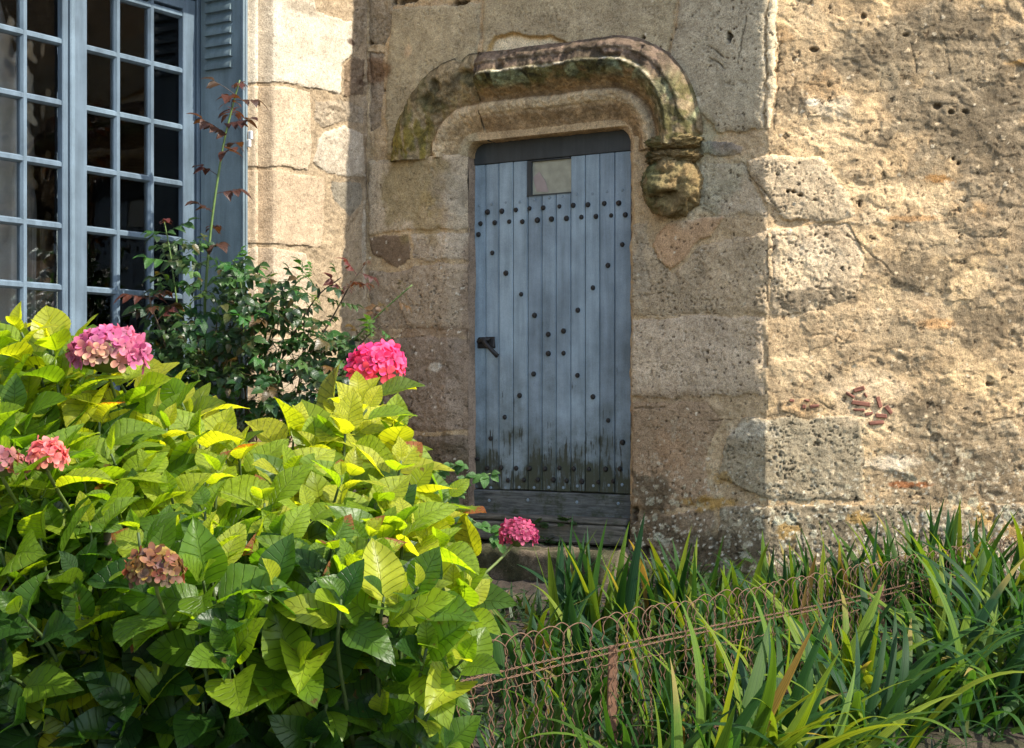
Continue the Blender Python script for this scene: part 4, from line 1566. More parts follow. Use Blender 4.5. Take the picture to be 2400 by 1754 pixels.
def build_steps():
    # worn wooden sill under the door
    w0 = -.02
    z1, z0 = wp(1290, 1222, -.05)[1], wp(1290, 1275, .03)[1]
    t = thing("door_sill", "cracked weathered timber sill beam below the foot of the blue door", "door sill", CORNER, -AL)
    rnd = random.Random(4)
    v, f = box_vf(uL - .02, uR + .0, .02, .12, z1 - .004, z1 + .025, .008, .004, rnd)
    obj("upper_beam", mesh_of("upper_beam", v, f, M["sill"]), t)
    v, f = box_vf(uL - .02, uR + .0, -.004, .14, z0, z1 - .006, .010, .005, rnd)
    obj("beam", mesh_of("beam", v, f, M["sill"]), t)
    # two stone steps
    xr = wp(1420, 1340, .26)[0]
    t = thing("stone_step", "upper worn stone step directly below the door sill, broken at its end", "step", CORNER, -AL)
    zt = z0 - .012
    o = obj("tread", rough_block("tread", uL - .12, xr, -.27, .10, zt - .17, zt, (.17, .135, .095), 1201, moss=.85), t)
    v, f = box_vf(xr + .004, xr + .10, -.10, .10, zt - .24, zt - .02, .02, .01, rnd)
    o = obj("broken_end", rough_block("broken_end", xr + .006, xr + .14, -.09, .10, zt - .2, zt - .03, (.16, .125, .085), 1207, moss=.9), t)
    t = thing("stone_step", "lower stone step half hidden behind iris leaves below the upper step", "step", CORNER, -AL)
    o = obj("tread", rough_block("tread", uL - .3, xr + .05, -.55, .02, zt - .34, zt - .185, (.16, .135, .10), 1211, moss=.6), t)
    o = obj("tread", rough_block("tread", xr + .06, xr + .50, -.42, .02, zt - .36, zt - .20, (.16, .135, .10), 1213, moss=.7), t)
    return zt


# ------------------------------------------------------------------ window, shutter, curtains, room
def build_window():
    root = thing("casement_window", "tall blue casement window of small panes with a pair of glazed leaves", "window", CORNER, math.pi / 2 - AL)
    wf = -.315                                   # face of the leaves
    Q = lambda x, y, w=wf: ww(x, y, w)
    pitch = Q(205, 248)[1] - Q(205, 390)[1]
    rows = [Q(205, 111)[1] - k * pitch for k in range(-1, 6)]     # centre heights of the glazing bars
    zbot = rows[-1] - pitch
    z_top = Q(440, 24)[1]
    ms = M["win_paint"]
    xq = lambda x: Q(x, 450)[0]
    def leaf(nm, x0, x1, sl, sr, cuts, zt):
        """x0..x1 outer edges, sl / sr stile widths, cuts = centres of the upright bars"""
        L = obj(nm, None, root)
        g = MB()
        fr = MB()
        y0, y1 = -wf, -wf + .045
        fr.box(x0, x0 + sl, y0, y1, zbot - .10, zt + .055, .004)
        fr.box(x1 - sr, x1, y0, y1, zbot - .10, zt + .055, .004)
        fr.box(x0 + sl, x1 - sr, y0 + .001, y1, zt, zt + .053, .003)
        fr.box(x0 + sl, x1 - sr, y0 + .001, y1, zbot - .098, zbot, .003)
        obj("leaf_frame", fr.mesh("leaf_frame", ms), L)
        ed = [x0 + sl] + cuts + [x1 - sr]
        for c in cuts:
            b = MB()
            v = [(c - .017, y0 + .040), (c - .017, y0 + .020), (c - .009, y0 + .006), (c + .009, y0 + .006), (c + .017, y0 + .020), (c + .017, y0 + .040)]
            n = len(v)
            vv = [(x, y, zbot) for x, y in v] + [(x, y, zt) for x, y in v]
            b.add(vv, [(i, (i + 1) % n, (i + 1) % n + n, i + n) for i in range(n)] + [tuple(range(n))[::-1], tuple(range(n, 2 * n))])
            obj("glazing_bar", b.mesh("glazing_bar", ms), L)
        for z in rows:
            if z > zt - .02 or z < zbot + .02:
                continue
            b = MB()
            v = [(z - .017, y0 + .041), (z - .017, y0 + .021), (z - .009, y0 + .0065), (z + .009, y0 + .0065), (z + .017, y0 + .021), (z + .017, y0 + .041)]
            n = len(v)
            vv = [(x0 + sl, y, zz) for zz, y in v] + [(x1 - sr, y, zz) for zz, y in v]
            b.add(vv, [(i, i + n, (i + 1) % n + n, (i + 1) % n) for i in range(n)] + [tuple(range(n)), tuple(range(n, 2 * n))[::-1]])
            obj("glazing_bar", b.mesh("glazing_bar", ms), L)
        zs = [zbot] + [z for z in sorted(rows) if zbot + .02 < z < zt - .02] + [zt]
        rnd = random.Random(8)
        for i in range(len(ed) - 1):
            for j in range(len(zs) - 1):
                cx, cz = (ed[i] + ed[i + 1]) / 2, (zs[j] + zs[j + 1]) / 2
                hw, hh = (ed[i + 1] - ed[i]) / 2 - .004, (zs[j + 1] - zs[j]) / 2 - .004
                v, f = box_vf(-hw, hw, -.0015, .0015, -hh, hh)
                o = obj("pane", mesh_of("pane", v, f, M["glass"]), L, (cx, y0 + .030, cz))
                o.rotation_euler = (rnd.uniform(-.006, .006), 0, rnd.uniform(-.006, .006))
        return L
    # right leaf
    x0, x1 = xq(172), xq(458)
    cuts = [xq(280), xq(359.5)]
    leaf("window_leaf", x0, x1, xq(205) - x0, x1 - xq(430), cuts, z_top)
    # left leaf, the same width
    wl = x1 - x0
    e1 = x0 - .004
    e0 = e1 - wl
    sr = e1 - xq(147)
    d0 = x1 - xq(430)
    inn0, inn1 = e0 + d0, e1 - sr
    c1 = xq(61.5)
    pw = inn1 - c1
    leaf("window_leaf", e0, e1, d0, sr, [c1 - pw, c1], z_top)
    # fixed frame
    fr = MB()
    yy = -wf
    fr.box(x1 + .003, -SW - .006, yy - .012, yy + .06, zbot - .16, z_top + .16, .004)
    fr.box(e0 - .075, e0 - .003, yy - .012, yy + .06, zbot - .16, z_top + .16, .004)
    fr.box(e0 - .003, x1 + .003, yy - .010, yy + .06, z_top + .060, z_top + .16, .004)
    fr.box(e0 - .003, x1 + .003, yy - .010, yy + .06, zbot - .16, zbot - .103, .004)
    obj("window_frame", fr.mesh("window_frame", ms), root)
    # astragal that covers the meeting of the two leaves
    a = MB()
    a.box(e1 - .026, e1 + .004, yy - .016, yy - .001, zbot - .10, z_top + .05, .005)
    obj("astragal", a.mesh("astragal", ms), root)
    s = MB()
    s.box(e0 - .08, -SW - .006, yy - .16, yy + .05, zbot - .24, zbot - .165, .008)
    me = s.mesh("sill", M["stone"])
    obj("sill", me, root)
    c = me.color_attributes.new("tint", 'FLOAT_COLOR', 'POINT')
    c.data.foreach_set("color", np.tile(np.array([*PEACH, .4], dtype=np.float32), len(me.vertices)))

    # shutter leaf folded back against the reveal
    t = thing("window_shutter", "grey blue shutter folded into the stone reveal, rusty louvres at its top", "shutter", CORNER, math.pi / 2 - AL)
    # x of the reveal face is -SW; the leaf lies along y (into the wall)
    ya, yb = .030, .300
    xf = -SW - .010                              # back of the leaf
    sm = M["shutter_paint"]
    zl = 1.02
    zh = z_top + .30
    b = MB()
    b.box(xf - .028, xf, ya + .004, yb, zl, zh, .004)
    obj("panel", b.mesh("panel", sm), t)
    b = MB()
    b.box(xf - .036, xf - .004, yb + .004, yb + .034, zl, zh, .004)
    b.box(xf - .034, xf - .004, yb + .038, yb + .052, zl, zh, .003)
    obj("hinge_stile", b.mesh("hinge_stile", sm), t)
    b = MB()
    b.box(xf - .034, xf - .022, ya - .016, ya, zl, zh, .003)
    b.box(xf - .020, xf - .010, ya - .020, ya, zl, zh, .003)
    b.box(xf - .008, xf + .004, ya - .012, ya, zl, zh, .003)
    obj("folded_edge", b.mesh("folded_edge", sm), t)
    # louvres pressed into the panel
    def wr(x, y):                                # pixel on the reveal face -> (y, z)
        p = hit(x, y, CORNER + NX * (SW + .04), NX)
        return -(p - CORNER).dot(TX), p.z
    rustm = mat_paint("louvre_paint", (.15, .20, .215), .34, (1, 0))
    for k in range(7):
        yb_, zc = wr(540, 9 + 27 * (k - 1) + 4)
        v, f = [], []
        y_0, y_1 = ya + .06, yb - .045
        n = 6
        for i in range(n + 1):
            a = i / n
            prof = math.sin(a * math.pi * .5)
            dz = .030 - .052 * a
            dx = .028 + .020 * prof
            for yv in (y_0, y_1):
                v.append((xf - dx, yv, zc + dz))
        for i in range(n):
            f.append((2 * i, 2 * i + 1, 2 * i + 3, 2 * i + 2))
        m0 = len(v)
        v += [(xf - .026, y_0, zc - .024), (xf - .026, y_1, zc - .024)]
        f.append((2 * n, 2 * n + 1, m0 + 1, m0))
        for s_, yv in ((0, y_0), (1, y_1)):
            ring = [2 * i + s_ for i in range(n + 1)] + [m0 + s_]
            f.append(tuple(ring if s_ else ring[::-1]))
        obj("louvre", mesh_of("louvre", v, f, rustm), t)
    # hinges: a rusty one by the window, a white one at the outer edge
    yh, zh_ = wr(489, 320)
    v, f = tube_vf([(xf - .042, yb + .030, zh_ - .05), (xf - .042, yb + .030, zh_ + .05)], .006, 8)
    g = MB().add(v, f)
    v, f = tube_vf([(xf - .042, yb + .030, zh_ - .018), (xf - .042, yb + .030, zh_ + .018)], .0085, 8)
    g.add(v, f)
    obj("hinge", g.mesh("hinge", M["post"]), t)
    _, za_ = wr(590, 318)
    g = MB()
    g.box(xf - .006, xf + .010, ya - .040, ya - .018, za_ - .012, za_ + .030, .003)
    g.box(xf - .016, xf + .002, ya - .036, ya - .018, za_ - .050, za_ - .014, .003)
    o = obj("hinge", g.mesh("hinge", M["white"]), t)
    o["label"] = "white painted hinge at the outer edge"

    # curtains hang behind the panes
    def curtain(label, xa, xb, yv, seed, folds, cm):
        n, mz = 90, 6
        X = np.linspace(xa, xb, n)
        Z = np.linspace(zbot - .05, z_top + .3, mz)
        Xg, Zg = np.meshgrid(X, Z, indexing='ij')
        u = (Xg - xa) / (xb - xa)
        Yg = yv + .030 * np.sin(u * folds * 6.28 + 1.3 * np.sin(u * 9 + seed) + .35 * (Zg - 2)) + .012 * np.sin(u * folds * 15 + seed)
        Xg = Xg + (Zg - 3) * .012 * np.sin(u * 7 + seed)
        v1 = np.stack([Xg, Yg, Zg], -1).reshape(-1, 3)
        q = grid_quads(n, mz)
        me = big_mesh("curtain", v1, q, cm)
        o = obj("curtain", me)
        o.location, o.rotation_euler = CORNER, (0, 0, math.pi / 2 - AL)
        tag(o, label, "curtain", "curtains inside the casement window")
        sol = o.modifiers.new("thick", 'SOLIDIFY')
        sol.thickness = .003
        return o
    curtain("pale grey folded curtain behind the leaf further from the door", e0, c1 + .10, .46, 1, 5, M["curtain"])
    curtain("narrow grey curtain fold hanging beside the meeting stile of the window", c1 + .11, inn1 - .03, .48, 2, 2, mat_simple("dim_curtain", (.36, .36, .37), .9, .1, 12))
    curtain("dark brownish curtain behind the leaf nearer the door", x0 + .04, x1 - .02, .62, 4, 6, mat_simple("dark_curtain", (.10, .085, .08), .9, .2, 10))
    # the unlit room behind
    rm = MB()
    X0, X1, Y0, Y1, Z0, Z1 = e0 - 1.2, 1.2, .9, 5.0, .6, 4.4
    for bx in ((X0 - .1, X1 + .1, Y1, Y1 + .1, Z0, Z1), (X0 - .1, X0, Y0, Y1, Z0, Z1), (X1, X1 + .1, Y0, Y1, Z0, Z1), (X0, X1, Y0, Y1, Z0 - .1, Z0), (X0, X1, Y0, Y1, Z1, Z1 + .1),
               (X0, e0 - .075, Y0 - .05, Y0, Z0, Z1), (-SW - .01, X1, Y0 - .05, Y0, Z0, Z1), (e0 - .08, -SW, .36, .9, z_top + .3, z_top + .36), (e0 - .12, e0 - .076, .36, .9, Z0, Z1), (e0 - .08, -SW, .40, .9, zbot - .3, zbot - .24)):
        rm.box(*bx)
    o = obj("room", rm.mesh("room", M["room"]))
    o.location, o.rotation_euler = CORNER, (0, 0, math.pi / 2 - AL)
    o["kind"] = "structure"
# ------------------------------------------------------------------ plants
def frame_of(pos, d, n):
    y = Vector(d).normalized()
    z = Vector(n)
    z = (z - y * z.dot(y))
    z = z.normalized() if z.length > 1e-5 else y.orthogonal().normalized()
    x = y.cross(z)
    m = Matrix(((x.x, y.x, z.x, pos[0]), (x.y, y.y, z.y, pos[1]), (x.z, y.z, z.z, pos[2]), (0, 0, 0, 1)))
    return m


def leaf_shape(seed, nt=40, cols=(-1, -.74, -.42, -.13, 0, .13, .42, .74, 1), wide=.34, fold=.25, droop=.22, quilt=.014, serr=.022, twist=.15, stalk=.14, curl=.0):
    """a toothed ovate leaf of length 1 along +y, with short stalk; quilted between its side veins"""
    r = random.Random(seed)
    v, uv, f = [], [], []
    nc = len(cols)
    wv = r.uniform(-1, 1)
    for i in range(nt):
        t = i / (nt - 1)
        hw = wide * (math.sin(math.pi * min(1, t ** .72)) ** .82) * (1 - .18 * t ** 5) + .004
        if t > .9:
            hw *= 1 - (t - .9) * 3.2
        hw = max(hw, .003)
        zc = -droop * t * t + .06 * t
        yc = t - curl * t * t * .3
        tw = twist * (t - .3)
        for a in cols:
            aa = abs(a)
            x = a * hw
            if aa == 1 and 0 < i < nt - 1:
                x += math.copysign(serr * (1 if i % 2 else -.35) * min(1, hw * 5), a)
            ph = t * 8 - (aa ** .8) * 1.55
            z = fold * abs(x) + quilt * math.cos(2 * math.pi * ph) * (aa * (1.05 - aa) * 3.2) + .018 * math.sin(t * 11 + wv * 4 + a * 2) * aa
            z -= curl * aa * aa * hw * .9
            xx, zz = x * math.cos(tw) - z * math.sin(tw), x * math.sin(tw) + z * math.cos(tw)
            v.append((xx, stalk + yc * (1 - .12 * droop), zc + zz))
            uv.append((a * .5 + .5, t))
    for i in range(nt - 1):
        for j in range(nc - 1):
            k = i * nc + j
            f.append((k, k + 1, k + nc + 1, k + nc))
    n0 = len(v)
    sv, sf = tube_vf([(0, 0, 0), (0, stalk * .5, .004), (0, stalk + .03, -.006)], [.013, .011, .008], 4, False)
    v += [tuple(p) for p in sv]
    uv += [(.5, .02)] * len(sv)
    f += [tuple(i + n0 for i in q) for q in sf]
    return v, f, uv


def np_leaf(vf):
    return np.array(vf[0], dtype=np.float64), np.array([q for q in vf[1]], dtype=object), np.array(vf[2])


class Heap:
    """many leaves joined into one mass"""

    def __init__(self):
        self.v, self.f, self.uv, self.c, self.n = [], [], [], [], 0

    def put(self, shape, mtx, s, col=None):
        v, f, uv = shape
        R = np.array(mtx)[:3, :3] * s
        T = np.array(mtx)[:3, 3]
        self.v.append(np.asarray(v) @ R.T + T)
        self.uv.append(np.asarray(uv))
        if col is not None:
            self.c.append(np.tile(np.array([*col, 1.0]), (len(v), 1)))
        self.f += [tuple(i + self.n for i in q) for q in f]
        self.n += len(v)

    def mesh(self, name, mat):
        me = mesh_of(name, np.concatenate(self.v), self.f, mat, True, np.concatenate(self.uv))
        if self.c:
            a = me.color_attributes.new("tint", 'FLOAT_COLOR', 'POINT')
            a.data.foreach_set("color", np.concatenate(self.c).astype(np.float32).ravel())
        return me


HY_TOP = [(-400, 640), (-150, 680), (0, 705), (150, 735), (250, 770), (330, 800), (420, 860), (500, 905), (600, 940), (700, 950), (760, 900), (800, 865), (850, 880), (930, 910), (960, 950),
          (1000, 1030), (1050, 1110), (1090, 1190), (1130, 1300), (1180, 1380), (1210, 1440)]


def hy_top(x):
    return float(np.interp(x, [p[0] for p in HY_TOP], [p[1] for p in HY_TOP]))


def hy_right(y):
    return float(np.interp(y, [860, 950, 1100, 1250, 1400, 1500, 1600, 1754, 1900], [930, 985, 1055, 1110, 1170, 1165, 1130, 1110, 1100]))


def hy_depth(x, y):
    yt = hy_top(x)
    f = max(0, min(1.1, (y - yt) / (1800 - yt)))
    ytop = float(np.interp(x, [-300, 0, 500, 800, 1150], [3.15, 3.3, 3.75, 3.95, 3.95]))
    return float(np.interp(f, [0, .25, .5, .75, 1.1], [ytop, (ytop + 2.9) / 2 - .05, 2.86, 2.86, 3.0]))


def build_hydrangea():
    rnd = random.Random(21)
    root = thing("hydrangea_bush", "big sunlit hydrangea bush with toothed yellow green leaves and pink flower heads under the window", "shrub", (-.62, 3.7, .1))
    inv = Matrix.Translation(root.location).inverted()
    shapes = [leaf_shape(s, fold=fo, droop=dr, twist=tw, wide=wd, curl=cu) for s, fo, dr, tw, wd, cu in
              [(1, .30, .20, .2, .33, 0), (2, .15, .35, -.2, .35, .1), (3, .45, .12, .1, .31, 0), (4, .22, .55, .25, .34, .2), (5, .10, .25, -.35, .37, .15), (6, .55, .30, .3, .29, 0), (7, .28, .42, 0, .35, .1), (8, .75, .25, -.2, .31, 0), (9, .9, .3, .5, .30, 0), (10, .35, .7, -.4, .36, .3), (11, .2, .1, .0, .30, 0), (12, .6, .5, .6, .33, .2)]]
    lo = [leaf_shape(s, nt=12, cols=(-1, -.5, 0, .5, 1), fold=.25, droop=.3, wide=.34, serr=.012) for s in (11, 12, 13)]
    mid_ = [leaf_shape(s, nt=22, cols=(-1, -.6, -.2, .2, .6, 1), fold=fo, droop=dr, twist=tw, wide=.34, serr=.016) for s, fo, dr, tw in ((14, .25, .3, .2), (15, .5, .2, -.2), (16, .15, .5, .3), (17, .8, .35, 0), (18, .35, .15, -.4))]
    meshes = [mesh_of("leaf", v, f, M["leaf"], True, uv) for v, f, uv in shapes]
    stem_m = []
    for k in range(3):
        b = rnd.uniform(-.05, .05)
        v, f = tube_vf(smooth_path([(0, 0, 0), (.01 + b, 0, -.10), (.035 + b, .02, -.22), (.05, .05, -.38)], 8), [.0026, .0030, .0034, .0036, .004, .004, .0042, .0045, .0045], 6)
        stem_m.append(mesh_of("stem", v, f, M["leafstem"], True))
    cnt = [0]
    heap = Heap()
    base = Vector((-.75, 3.9, .0))

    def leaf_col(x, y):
        """light painted in: young sunlit leaves towards the top of the bush, shaded dark ones low down; scattered bright ones for patchy sun and yellowing"""
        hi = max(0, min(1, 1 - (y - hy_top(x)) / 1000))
        t = hi * 1.04 + (.12 if 650 < x < 1000 and y < 1250 else 0) + rnd.uniform(-.30, .30)  # sun up high and shade low down put into the leaf colour
        if rnd.random() < .20:  # scattered bright leaves: patchy sun painted in, some yellowing
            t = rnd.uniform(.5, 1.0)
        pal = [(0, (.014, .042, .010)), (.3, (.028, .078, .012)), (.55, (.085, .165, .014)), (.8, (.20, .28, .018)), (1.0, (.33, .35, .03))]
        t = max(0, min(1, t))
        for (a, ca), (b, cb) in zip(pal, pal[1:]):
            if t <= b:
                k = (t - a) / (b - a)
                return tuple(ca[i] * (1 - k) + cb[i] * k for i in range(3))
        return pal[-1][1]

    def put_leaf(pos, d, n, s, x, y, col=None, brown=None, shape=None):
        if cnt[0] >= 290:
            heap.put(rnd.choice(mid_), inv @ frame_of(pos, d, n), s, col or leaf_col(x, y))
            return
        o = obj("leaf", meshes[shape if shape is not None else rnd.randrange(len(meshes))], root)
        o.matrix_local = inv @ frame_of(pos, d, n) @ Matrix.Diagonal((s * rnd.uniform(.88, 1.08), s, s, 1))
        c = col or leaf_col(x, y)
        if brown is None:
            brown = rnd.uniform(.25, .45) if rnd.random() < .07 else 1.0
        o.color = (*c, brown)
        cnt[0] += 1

    def shoot(x, y, Y, size, front=True, axis=None, plan=None):
        tip = at(x, y, Y)
        if axis is None:
            side = (x - 520) / 900
            lowf = max(0, min(1, (y - 1250) / 450))
            axis = Vector((side * .55 + rnd.uniform(-.28, .28), -.34 - .5 * lowf + rnd.uniform(-.25, .25), .85 - .25 * lowf))
        axis = axis.normalized()
        e1 = axis.orthogonal().normalized()
        e2 = axis.cross(e1)
        a0 = rnd.uniform(0, math.pi)
        plan = plan or [(.0, .45, 22), (.03, .80, 42), (.07, 1.0, 64)]
        for k, (back, sz, ang) in enumerate(plan):
            for h in (0, 1):
                if k == 0 and h == 1 and rnd.random() < .45:
                    continue
                a = a0 + k * math.pi / 2 + h * math.pi + rnd.uniform(-.3, .3)
                o = e1 * math.cos(a) + e2 * math.sin(a)
                an = math.radians(ang + rnd.uniform(-14, 14))
                d = axis * math.cos(an) + o * math.sin(an)
                n = axis * math.sin(an) - o * math.cos(an)
                n = n + Vector((rnd.uniform(-.55, .35), rnd.uniform(-.5, .4), rnd.uniform(-.2, .2)))
                p = tip - axis * back
                if front:
                    put_leaf(p, d, n, size * sz * rnd.uniform(.85, 1.12), x, y)
                else:
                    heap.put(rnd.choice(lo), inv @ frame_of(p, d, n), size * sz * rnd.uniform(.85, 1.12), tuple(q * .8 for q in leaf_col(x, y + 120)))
        if front and len(plan) == 3:
            st = obj("stem", rnd.choice(stem_m), root)
            dn = (base - tip).normalized() * .6 - axis * .6
            st.matrix_local = inv @ frame_of(tip, Vector((dn.y, -dn.x, 0)) + Vector((.01, 0, 0)), -dn)
        return tip, axis

    # the shoots that meet the eye: spaced over the mound
    pts = []
    tries = 0
    for x, y in [(190, 1090), (120, 800), (50, 780), (420, 930), (560, 1050), (810, 1000), (860, 960), (840, 930), (450, 1560), (560, 1460), (700, 1560), (1050, 1170), (1100, 1400), (900, 1400), (730, 1330), (1020, 1290),
                 (480, 1190), (330, 960), (90, 1240), (940, 1080), (690, 1010), (620, 1180), (1000, 1520), (880, 1180), (180, 1350), (300, 1480)]:
        pts.append((x, y))
    while len(pts) < 112 and tries < 20000:
        tries += 1
        y = rnd.uniform(720, 1790)
        x = rnd.uniform(-60, 1200)
        if y < hy_top(x) + 85 or x > hy_right(y) - 60:
            continue
        if min((math.hypot(x - a, y - b) for a, b in pts)) < 74:
            continue
        pts.append((x, y))
    pts.sort(key=lambda p: abs(p[1] - 1150))
    for x, y, Y, sz in ((256, 880, 3.27, .15), (886, 905, 4.0, .13), (112, 1112, 2.86, .13), (366, 1400, 2.82, .14), (6, 1125, 2.88, .13), (1012, 1335, 3.6, .10)):
        shoot(x, y, Y, sz, True, Vector((rnd.uniform(-.15, .15), -.35, .9)), [(.0, .80, 66), (.03, 1.0, 84)])
    for x, y in pts:
        Y = hy_depth(x, y) + rnd.uniform(-.08, .10)
        shoot(x, y, Y, rnd.uniform(.100, .150))
    # the mass behind and below them
    k = 0
    while k < 300:
        y = rnd.uniform(700, 1950)
        x = rnd.uniform(-330, 1190)
        if y < hy_top(x) + 70 or x > hy_right(y) - 80:
            continue
        Y = hy_depth(x, y) + rnd.uniform(.08, .45)
        shoot(x, y, Y, rnd.uniform(.12, .16), False)
        k += 1
    o = obj("inner_leaves", heap.mesh("inner_leaves", M["leaf_mass"]), root)
    o["kind"] = "stuff"
    # woody stems from the ground
    for k in range(16):
        x, y = rnd.uniform(-100, 1000), rnd.uniform(1150, 1600)
        Y = hy_depth(x, y) + .12
        t = at(x, y, Y)
        g = Vector((t.x * .8 - .12 + rnd.uniform(-.15, .15), t.y + .35, .05))
        v, f = tube_vf([inv @ p for p in smooth_path([g, g.lerp(t, .5) + Vector((rnd.uniform(-.08, .08), .05, .08)), t], 8)], [.008] * 9, 6)
        obj("woody_stem", mesh_of("woody_stem", v, f, M["wood_stem"], True), root)
    # ---- flower heads
    def floret(seed, open_=.35, r=.5):
        q = random.Random(seed)
        v, f, uv = [], [], []
        for p in range(4):
            a = p * math.pi / 2 + q.uniform(-.15, .15)
            cs, sn = math.cos(a), math.sin(a)
            n0 = len(v)
            for i, (t, w) in enumerate([(.06, .05), (.30, .30), (.62, .40), (.86, .30), (1.0, .10)]):
                for b in (-1, 0, 1):
                    yy, xx = t, b * w
                    zz = open_ * t * t * .6 + (.10 * abs(b)) * (1 - t) - .12 * (t > .7) * (t - .7) + .05 * b * math.sin(t * 5 + seed + p)
                    v.append(((xx * cs - yy * sn) * r, (xx * sn + yy * cs) * r, zz * r))
                    uv.append((b * .5 + .5, t))
            for i in range(4):
                for j in range(2):
                    k = n0 + i * 3 + j
                    f.append((k, k + 1, k + 4, k + 3))
        return mesh_of("floret", v, f, M["petal"], True, uv)
    fl = [floret(s, o_) for s, o_ in ((1, .25), (2, .5), (3, .75), (4, .1), (5, 1.0))]

    def head(label, x, y, Y, rx, rz, n, size, cols, face=(0, -.6, .6), low=-.45, core=(.10, .13, .04), foot=None):
        c = at(x, y, Y)
        v, f = [], []
        for i in range(7):
            for j in range(8):
                a, b = j * math.pi / 4, -math.pi / 2 + i * math.pi / 6
                v.append((math.cos(a) * math.cos(b) * rx * .62, math.sin(a) * math.cos(b) * rx * .62, math.sin(b) * rz * .62))
        for i in range(6):
            for j in range(8):
                f.append((i * 8 + j, i * 8 + (j + 1) % 8, (i + 1) * 8 + (j + 1) % 8, (i + 1) * 8 + j))
        h = obj("flower_head", mesh_of("flower_core", v, f, M["stem"], True), root, c - root.location)
        h["label"] = label
        k, i = 0, 0
        ga = math.pi * (3 - math.sqrt(5))
        nn = int(n * 1.9)
        fc = Vector(face).normalized()
        while k < n and i < nn:
            z = 1 - 2 * (i + .5) / nn
            rr = math.sqrt(1 - z * z)
            d = Vector((math.cos(i * ga) * rr, math.sin(i * ga) * rr, z))
            i += 1
            if d.z < low or d.dot(fc) < -.35:
                continue
            d = (d + Vector((rnd.uniform(-.16, .16), rnd.uniform(-.16, .16), rnd.uniform(-.16, .16)))).normalized()
            p = Vector((d.x * rx, d.y * rx, d.z * rz)) * rnd.uniform(.90, 1.04)
            q = obj("floret", rnd.choice(fl), h)
            s = size * rnd.uniform(.85, 1.2)
            tw = Vector((rnd.uniform(-1, 1), rnd.uniform(-1, 1), rnd.uniform(-1, 1)))
            q.matrix_local = frame_of(p, tw.cross(d), d + tw * .22) @ Matrix.Diagonal((s, s, s, 1))
            cc = cols(d, rnd)
            q.color = (*cc, 1)
            k += 1
        # its stalk and the leaves it sits in
        b = c + Vector((rnd.uniform(-.02, .02), .22, -rz - .10))
        v, f = tube_vf([p - root.location for p in smooth_path([b, c + Vector((0, .01, -rz * .9)), c], 6)], .0036, 6) if foot is None else tube_vf([p - root.location for p in smooth_path([at(*foot), at(*foot).lerp(c, .6) + Vector((0, 0, -.008)), c], 6)], .0034, 6)
        obj("stem", mesh_of("stem", v, f, M["stem"], True), root)
        return c

    jit = lambda c, r, a=.18: tuple(max(.01, k * r.uniform(1 - a, 1 + a)) for k in c)
    head("large mauve pink flower head with faded brownish florets below", 256, 836, 3.25, .078, .056, 88, .036,
         lambda d, r: jit((.46, .22, .18), r) if (d.z < .30 and abs(d.x) < .55 and d.y < .3 and r.random() < .9) else jit((.44, .10, .20), r))
    head("bright hot pink round flower head on the topmost shoot", 886, 862, 3.98, .066, .056, 62, .044, lambda d, r: jit((.70, .050, .18), r) if d.z > -.1 else jit((.78, .09, .14), r))
    head("small dusky crimson flower head in front of the stone step", 1214, 1258, 3.86, .044, .042, 56, .024, lambda d, r: jit((.36, .045, .115), r), foot=(1128, 1352, 3.80))
    head("salmon pink flower head with few florets", 112, 1078, 2.84, .030, .032, 26, .032, lambda d, r: jit((.62, .17, .155), r))
    head("dull brownish pink flower head at the edge of the bush", 6, 1094, 2.82, .036, .030, 18, .030, lambda d, r: jit((.33, .12, .11), r))
    head("withered brown and yellow flower head deep among the leaves", 366, 1342, 2.70, .044, .040, 44, .030, lambda d, r: jit(r.choice([(.20, .095, .035), (.15, .085, .055), (.24, .145, .03), (.16, .05, .022)]), r), core=(.1, .06, .03))
    head("pale pink flower head half hidden under leaves near the step", 1012, 1308, 3.55, .030, .022, 10, .032, lambda d, r: jit((.70, .36, .38), r))
    # leaves that frame those heads
    def near(x, y, Y, dx, dz, s, n=(0, -.7, .6), col=(.150, .185, .02), brown=1.0, shape=0, dy=-.1):
        # a few single leaves placed as they stand in the photograph
        o = obj("leaf", meshes[shape], root)
        p = at(x, y, Y)
        o.matrix_local = inv @ frame_of(p, (dx, dy, dz), n) @ Matrix.Diagonal((s, s, s, 1))
        o.color = (*col, brown)
    near(790, 1010, 3.90, -.12, 1, .150, (-.8, -.6, .1), (.13, .16, .03), 1.0, 5)
    near(870, 935, 3.90, .95, .28, .120, (.1, -.5, .85), (.10, .16, .02), 1.0, 2)
    near(1120, 1320, 3.80, -.35, 1, .115, (-.6, -.8, .2), (.14, .16, .015), 1.0, 0)
    near(480, 1470, 2.80, .35, .75, .0, (0, -1, .4))
    return root


def blade_mesh(k, bend, curl, width=.084):
    """sword leaf of length 1 standing on its base, bowing towards +y"""
    n = 15
    v, f, uv = [], [], []
    y = z = 0.0
    ang = .04
    for i in range(n + 1):
        t = i / n
        w = width * (.75 + .25 * min(1, t * 3)) * (1 - t ** 2.6) + .0012
        fold = .30 * w * (1 - t)
        nx = (0, -math.cos(ang), math.sin(ang))
        for a in (-1, 0, 1):
            off = fold if a == 0 else 0
            v.append((a * w * .5 + curl * t * t * .12, y - nx[1] * 0 - math.cos(ang) * off, z + math.sin(ang) * off))
            uv.append((a * .5 + .5, t))
        st = 1.0 / n
        y += math.sin(ang) * st
        z += math.cos(ang) * st
        ang += bend / n * (.25 + 1.5 * t)
    for i in range(n):
        for j in (0, 1):
            q = i * 3 + j
            f.append((q, q + 1, q + 4, q + 3))
    return mesh_of("leaf", v, f, M["blade"], True, uv)


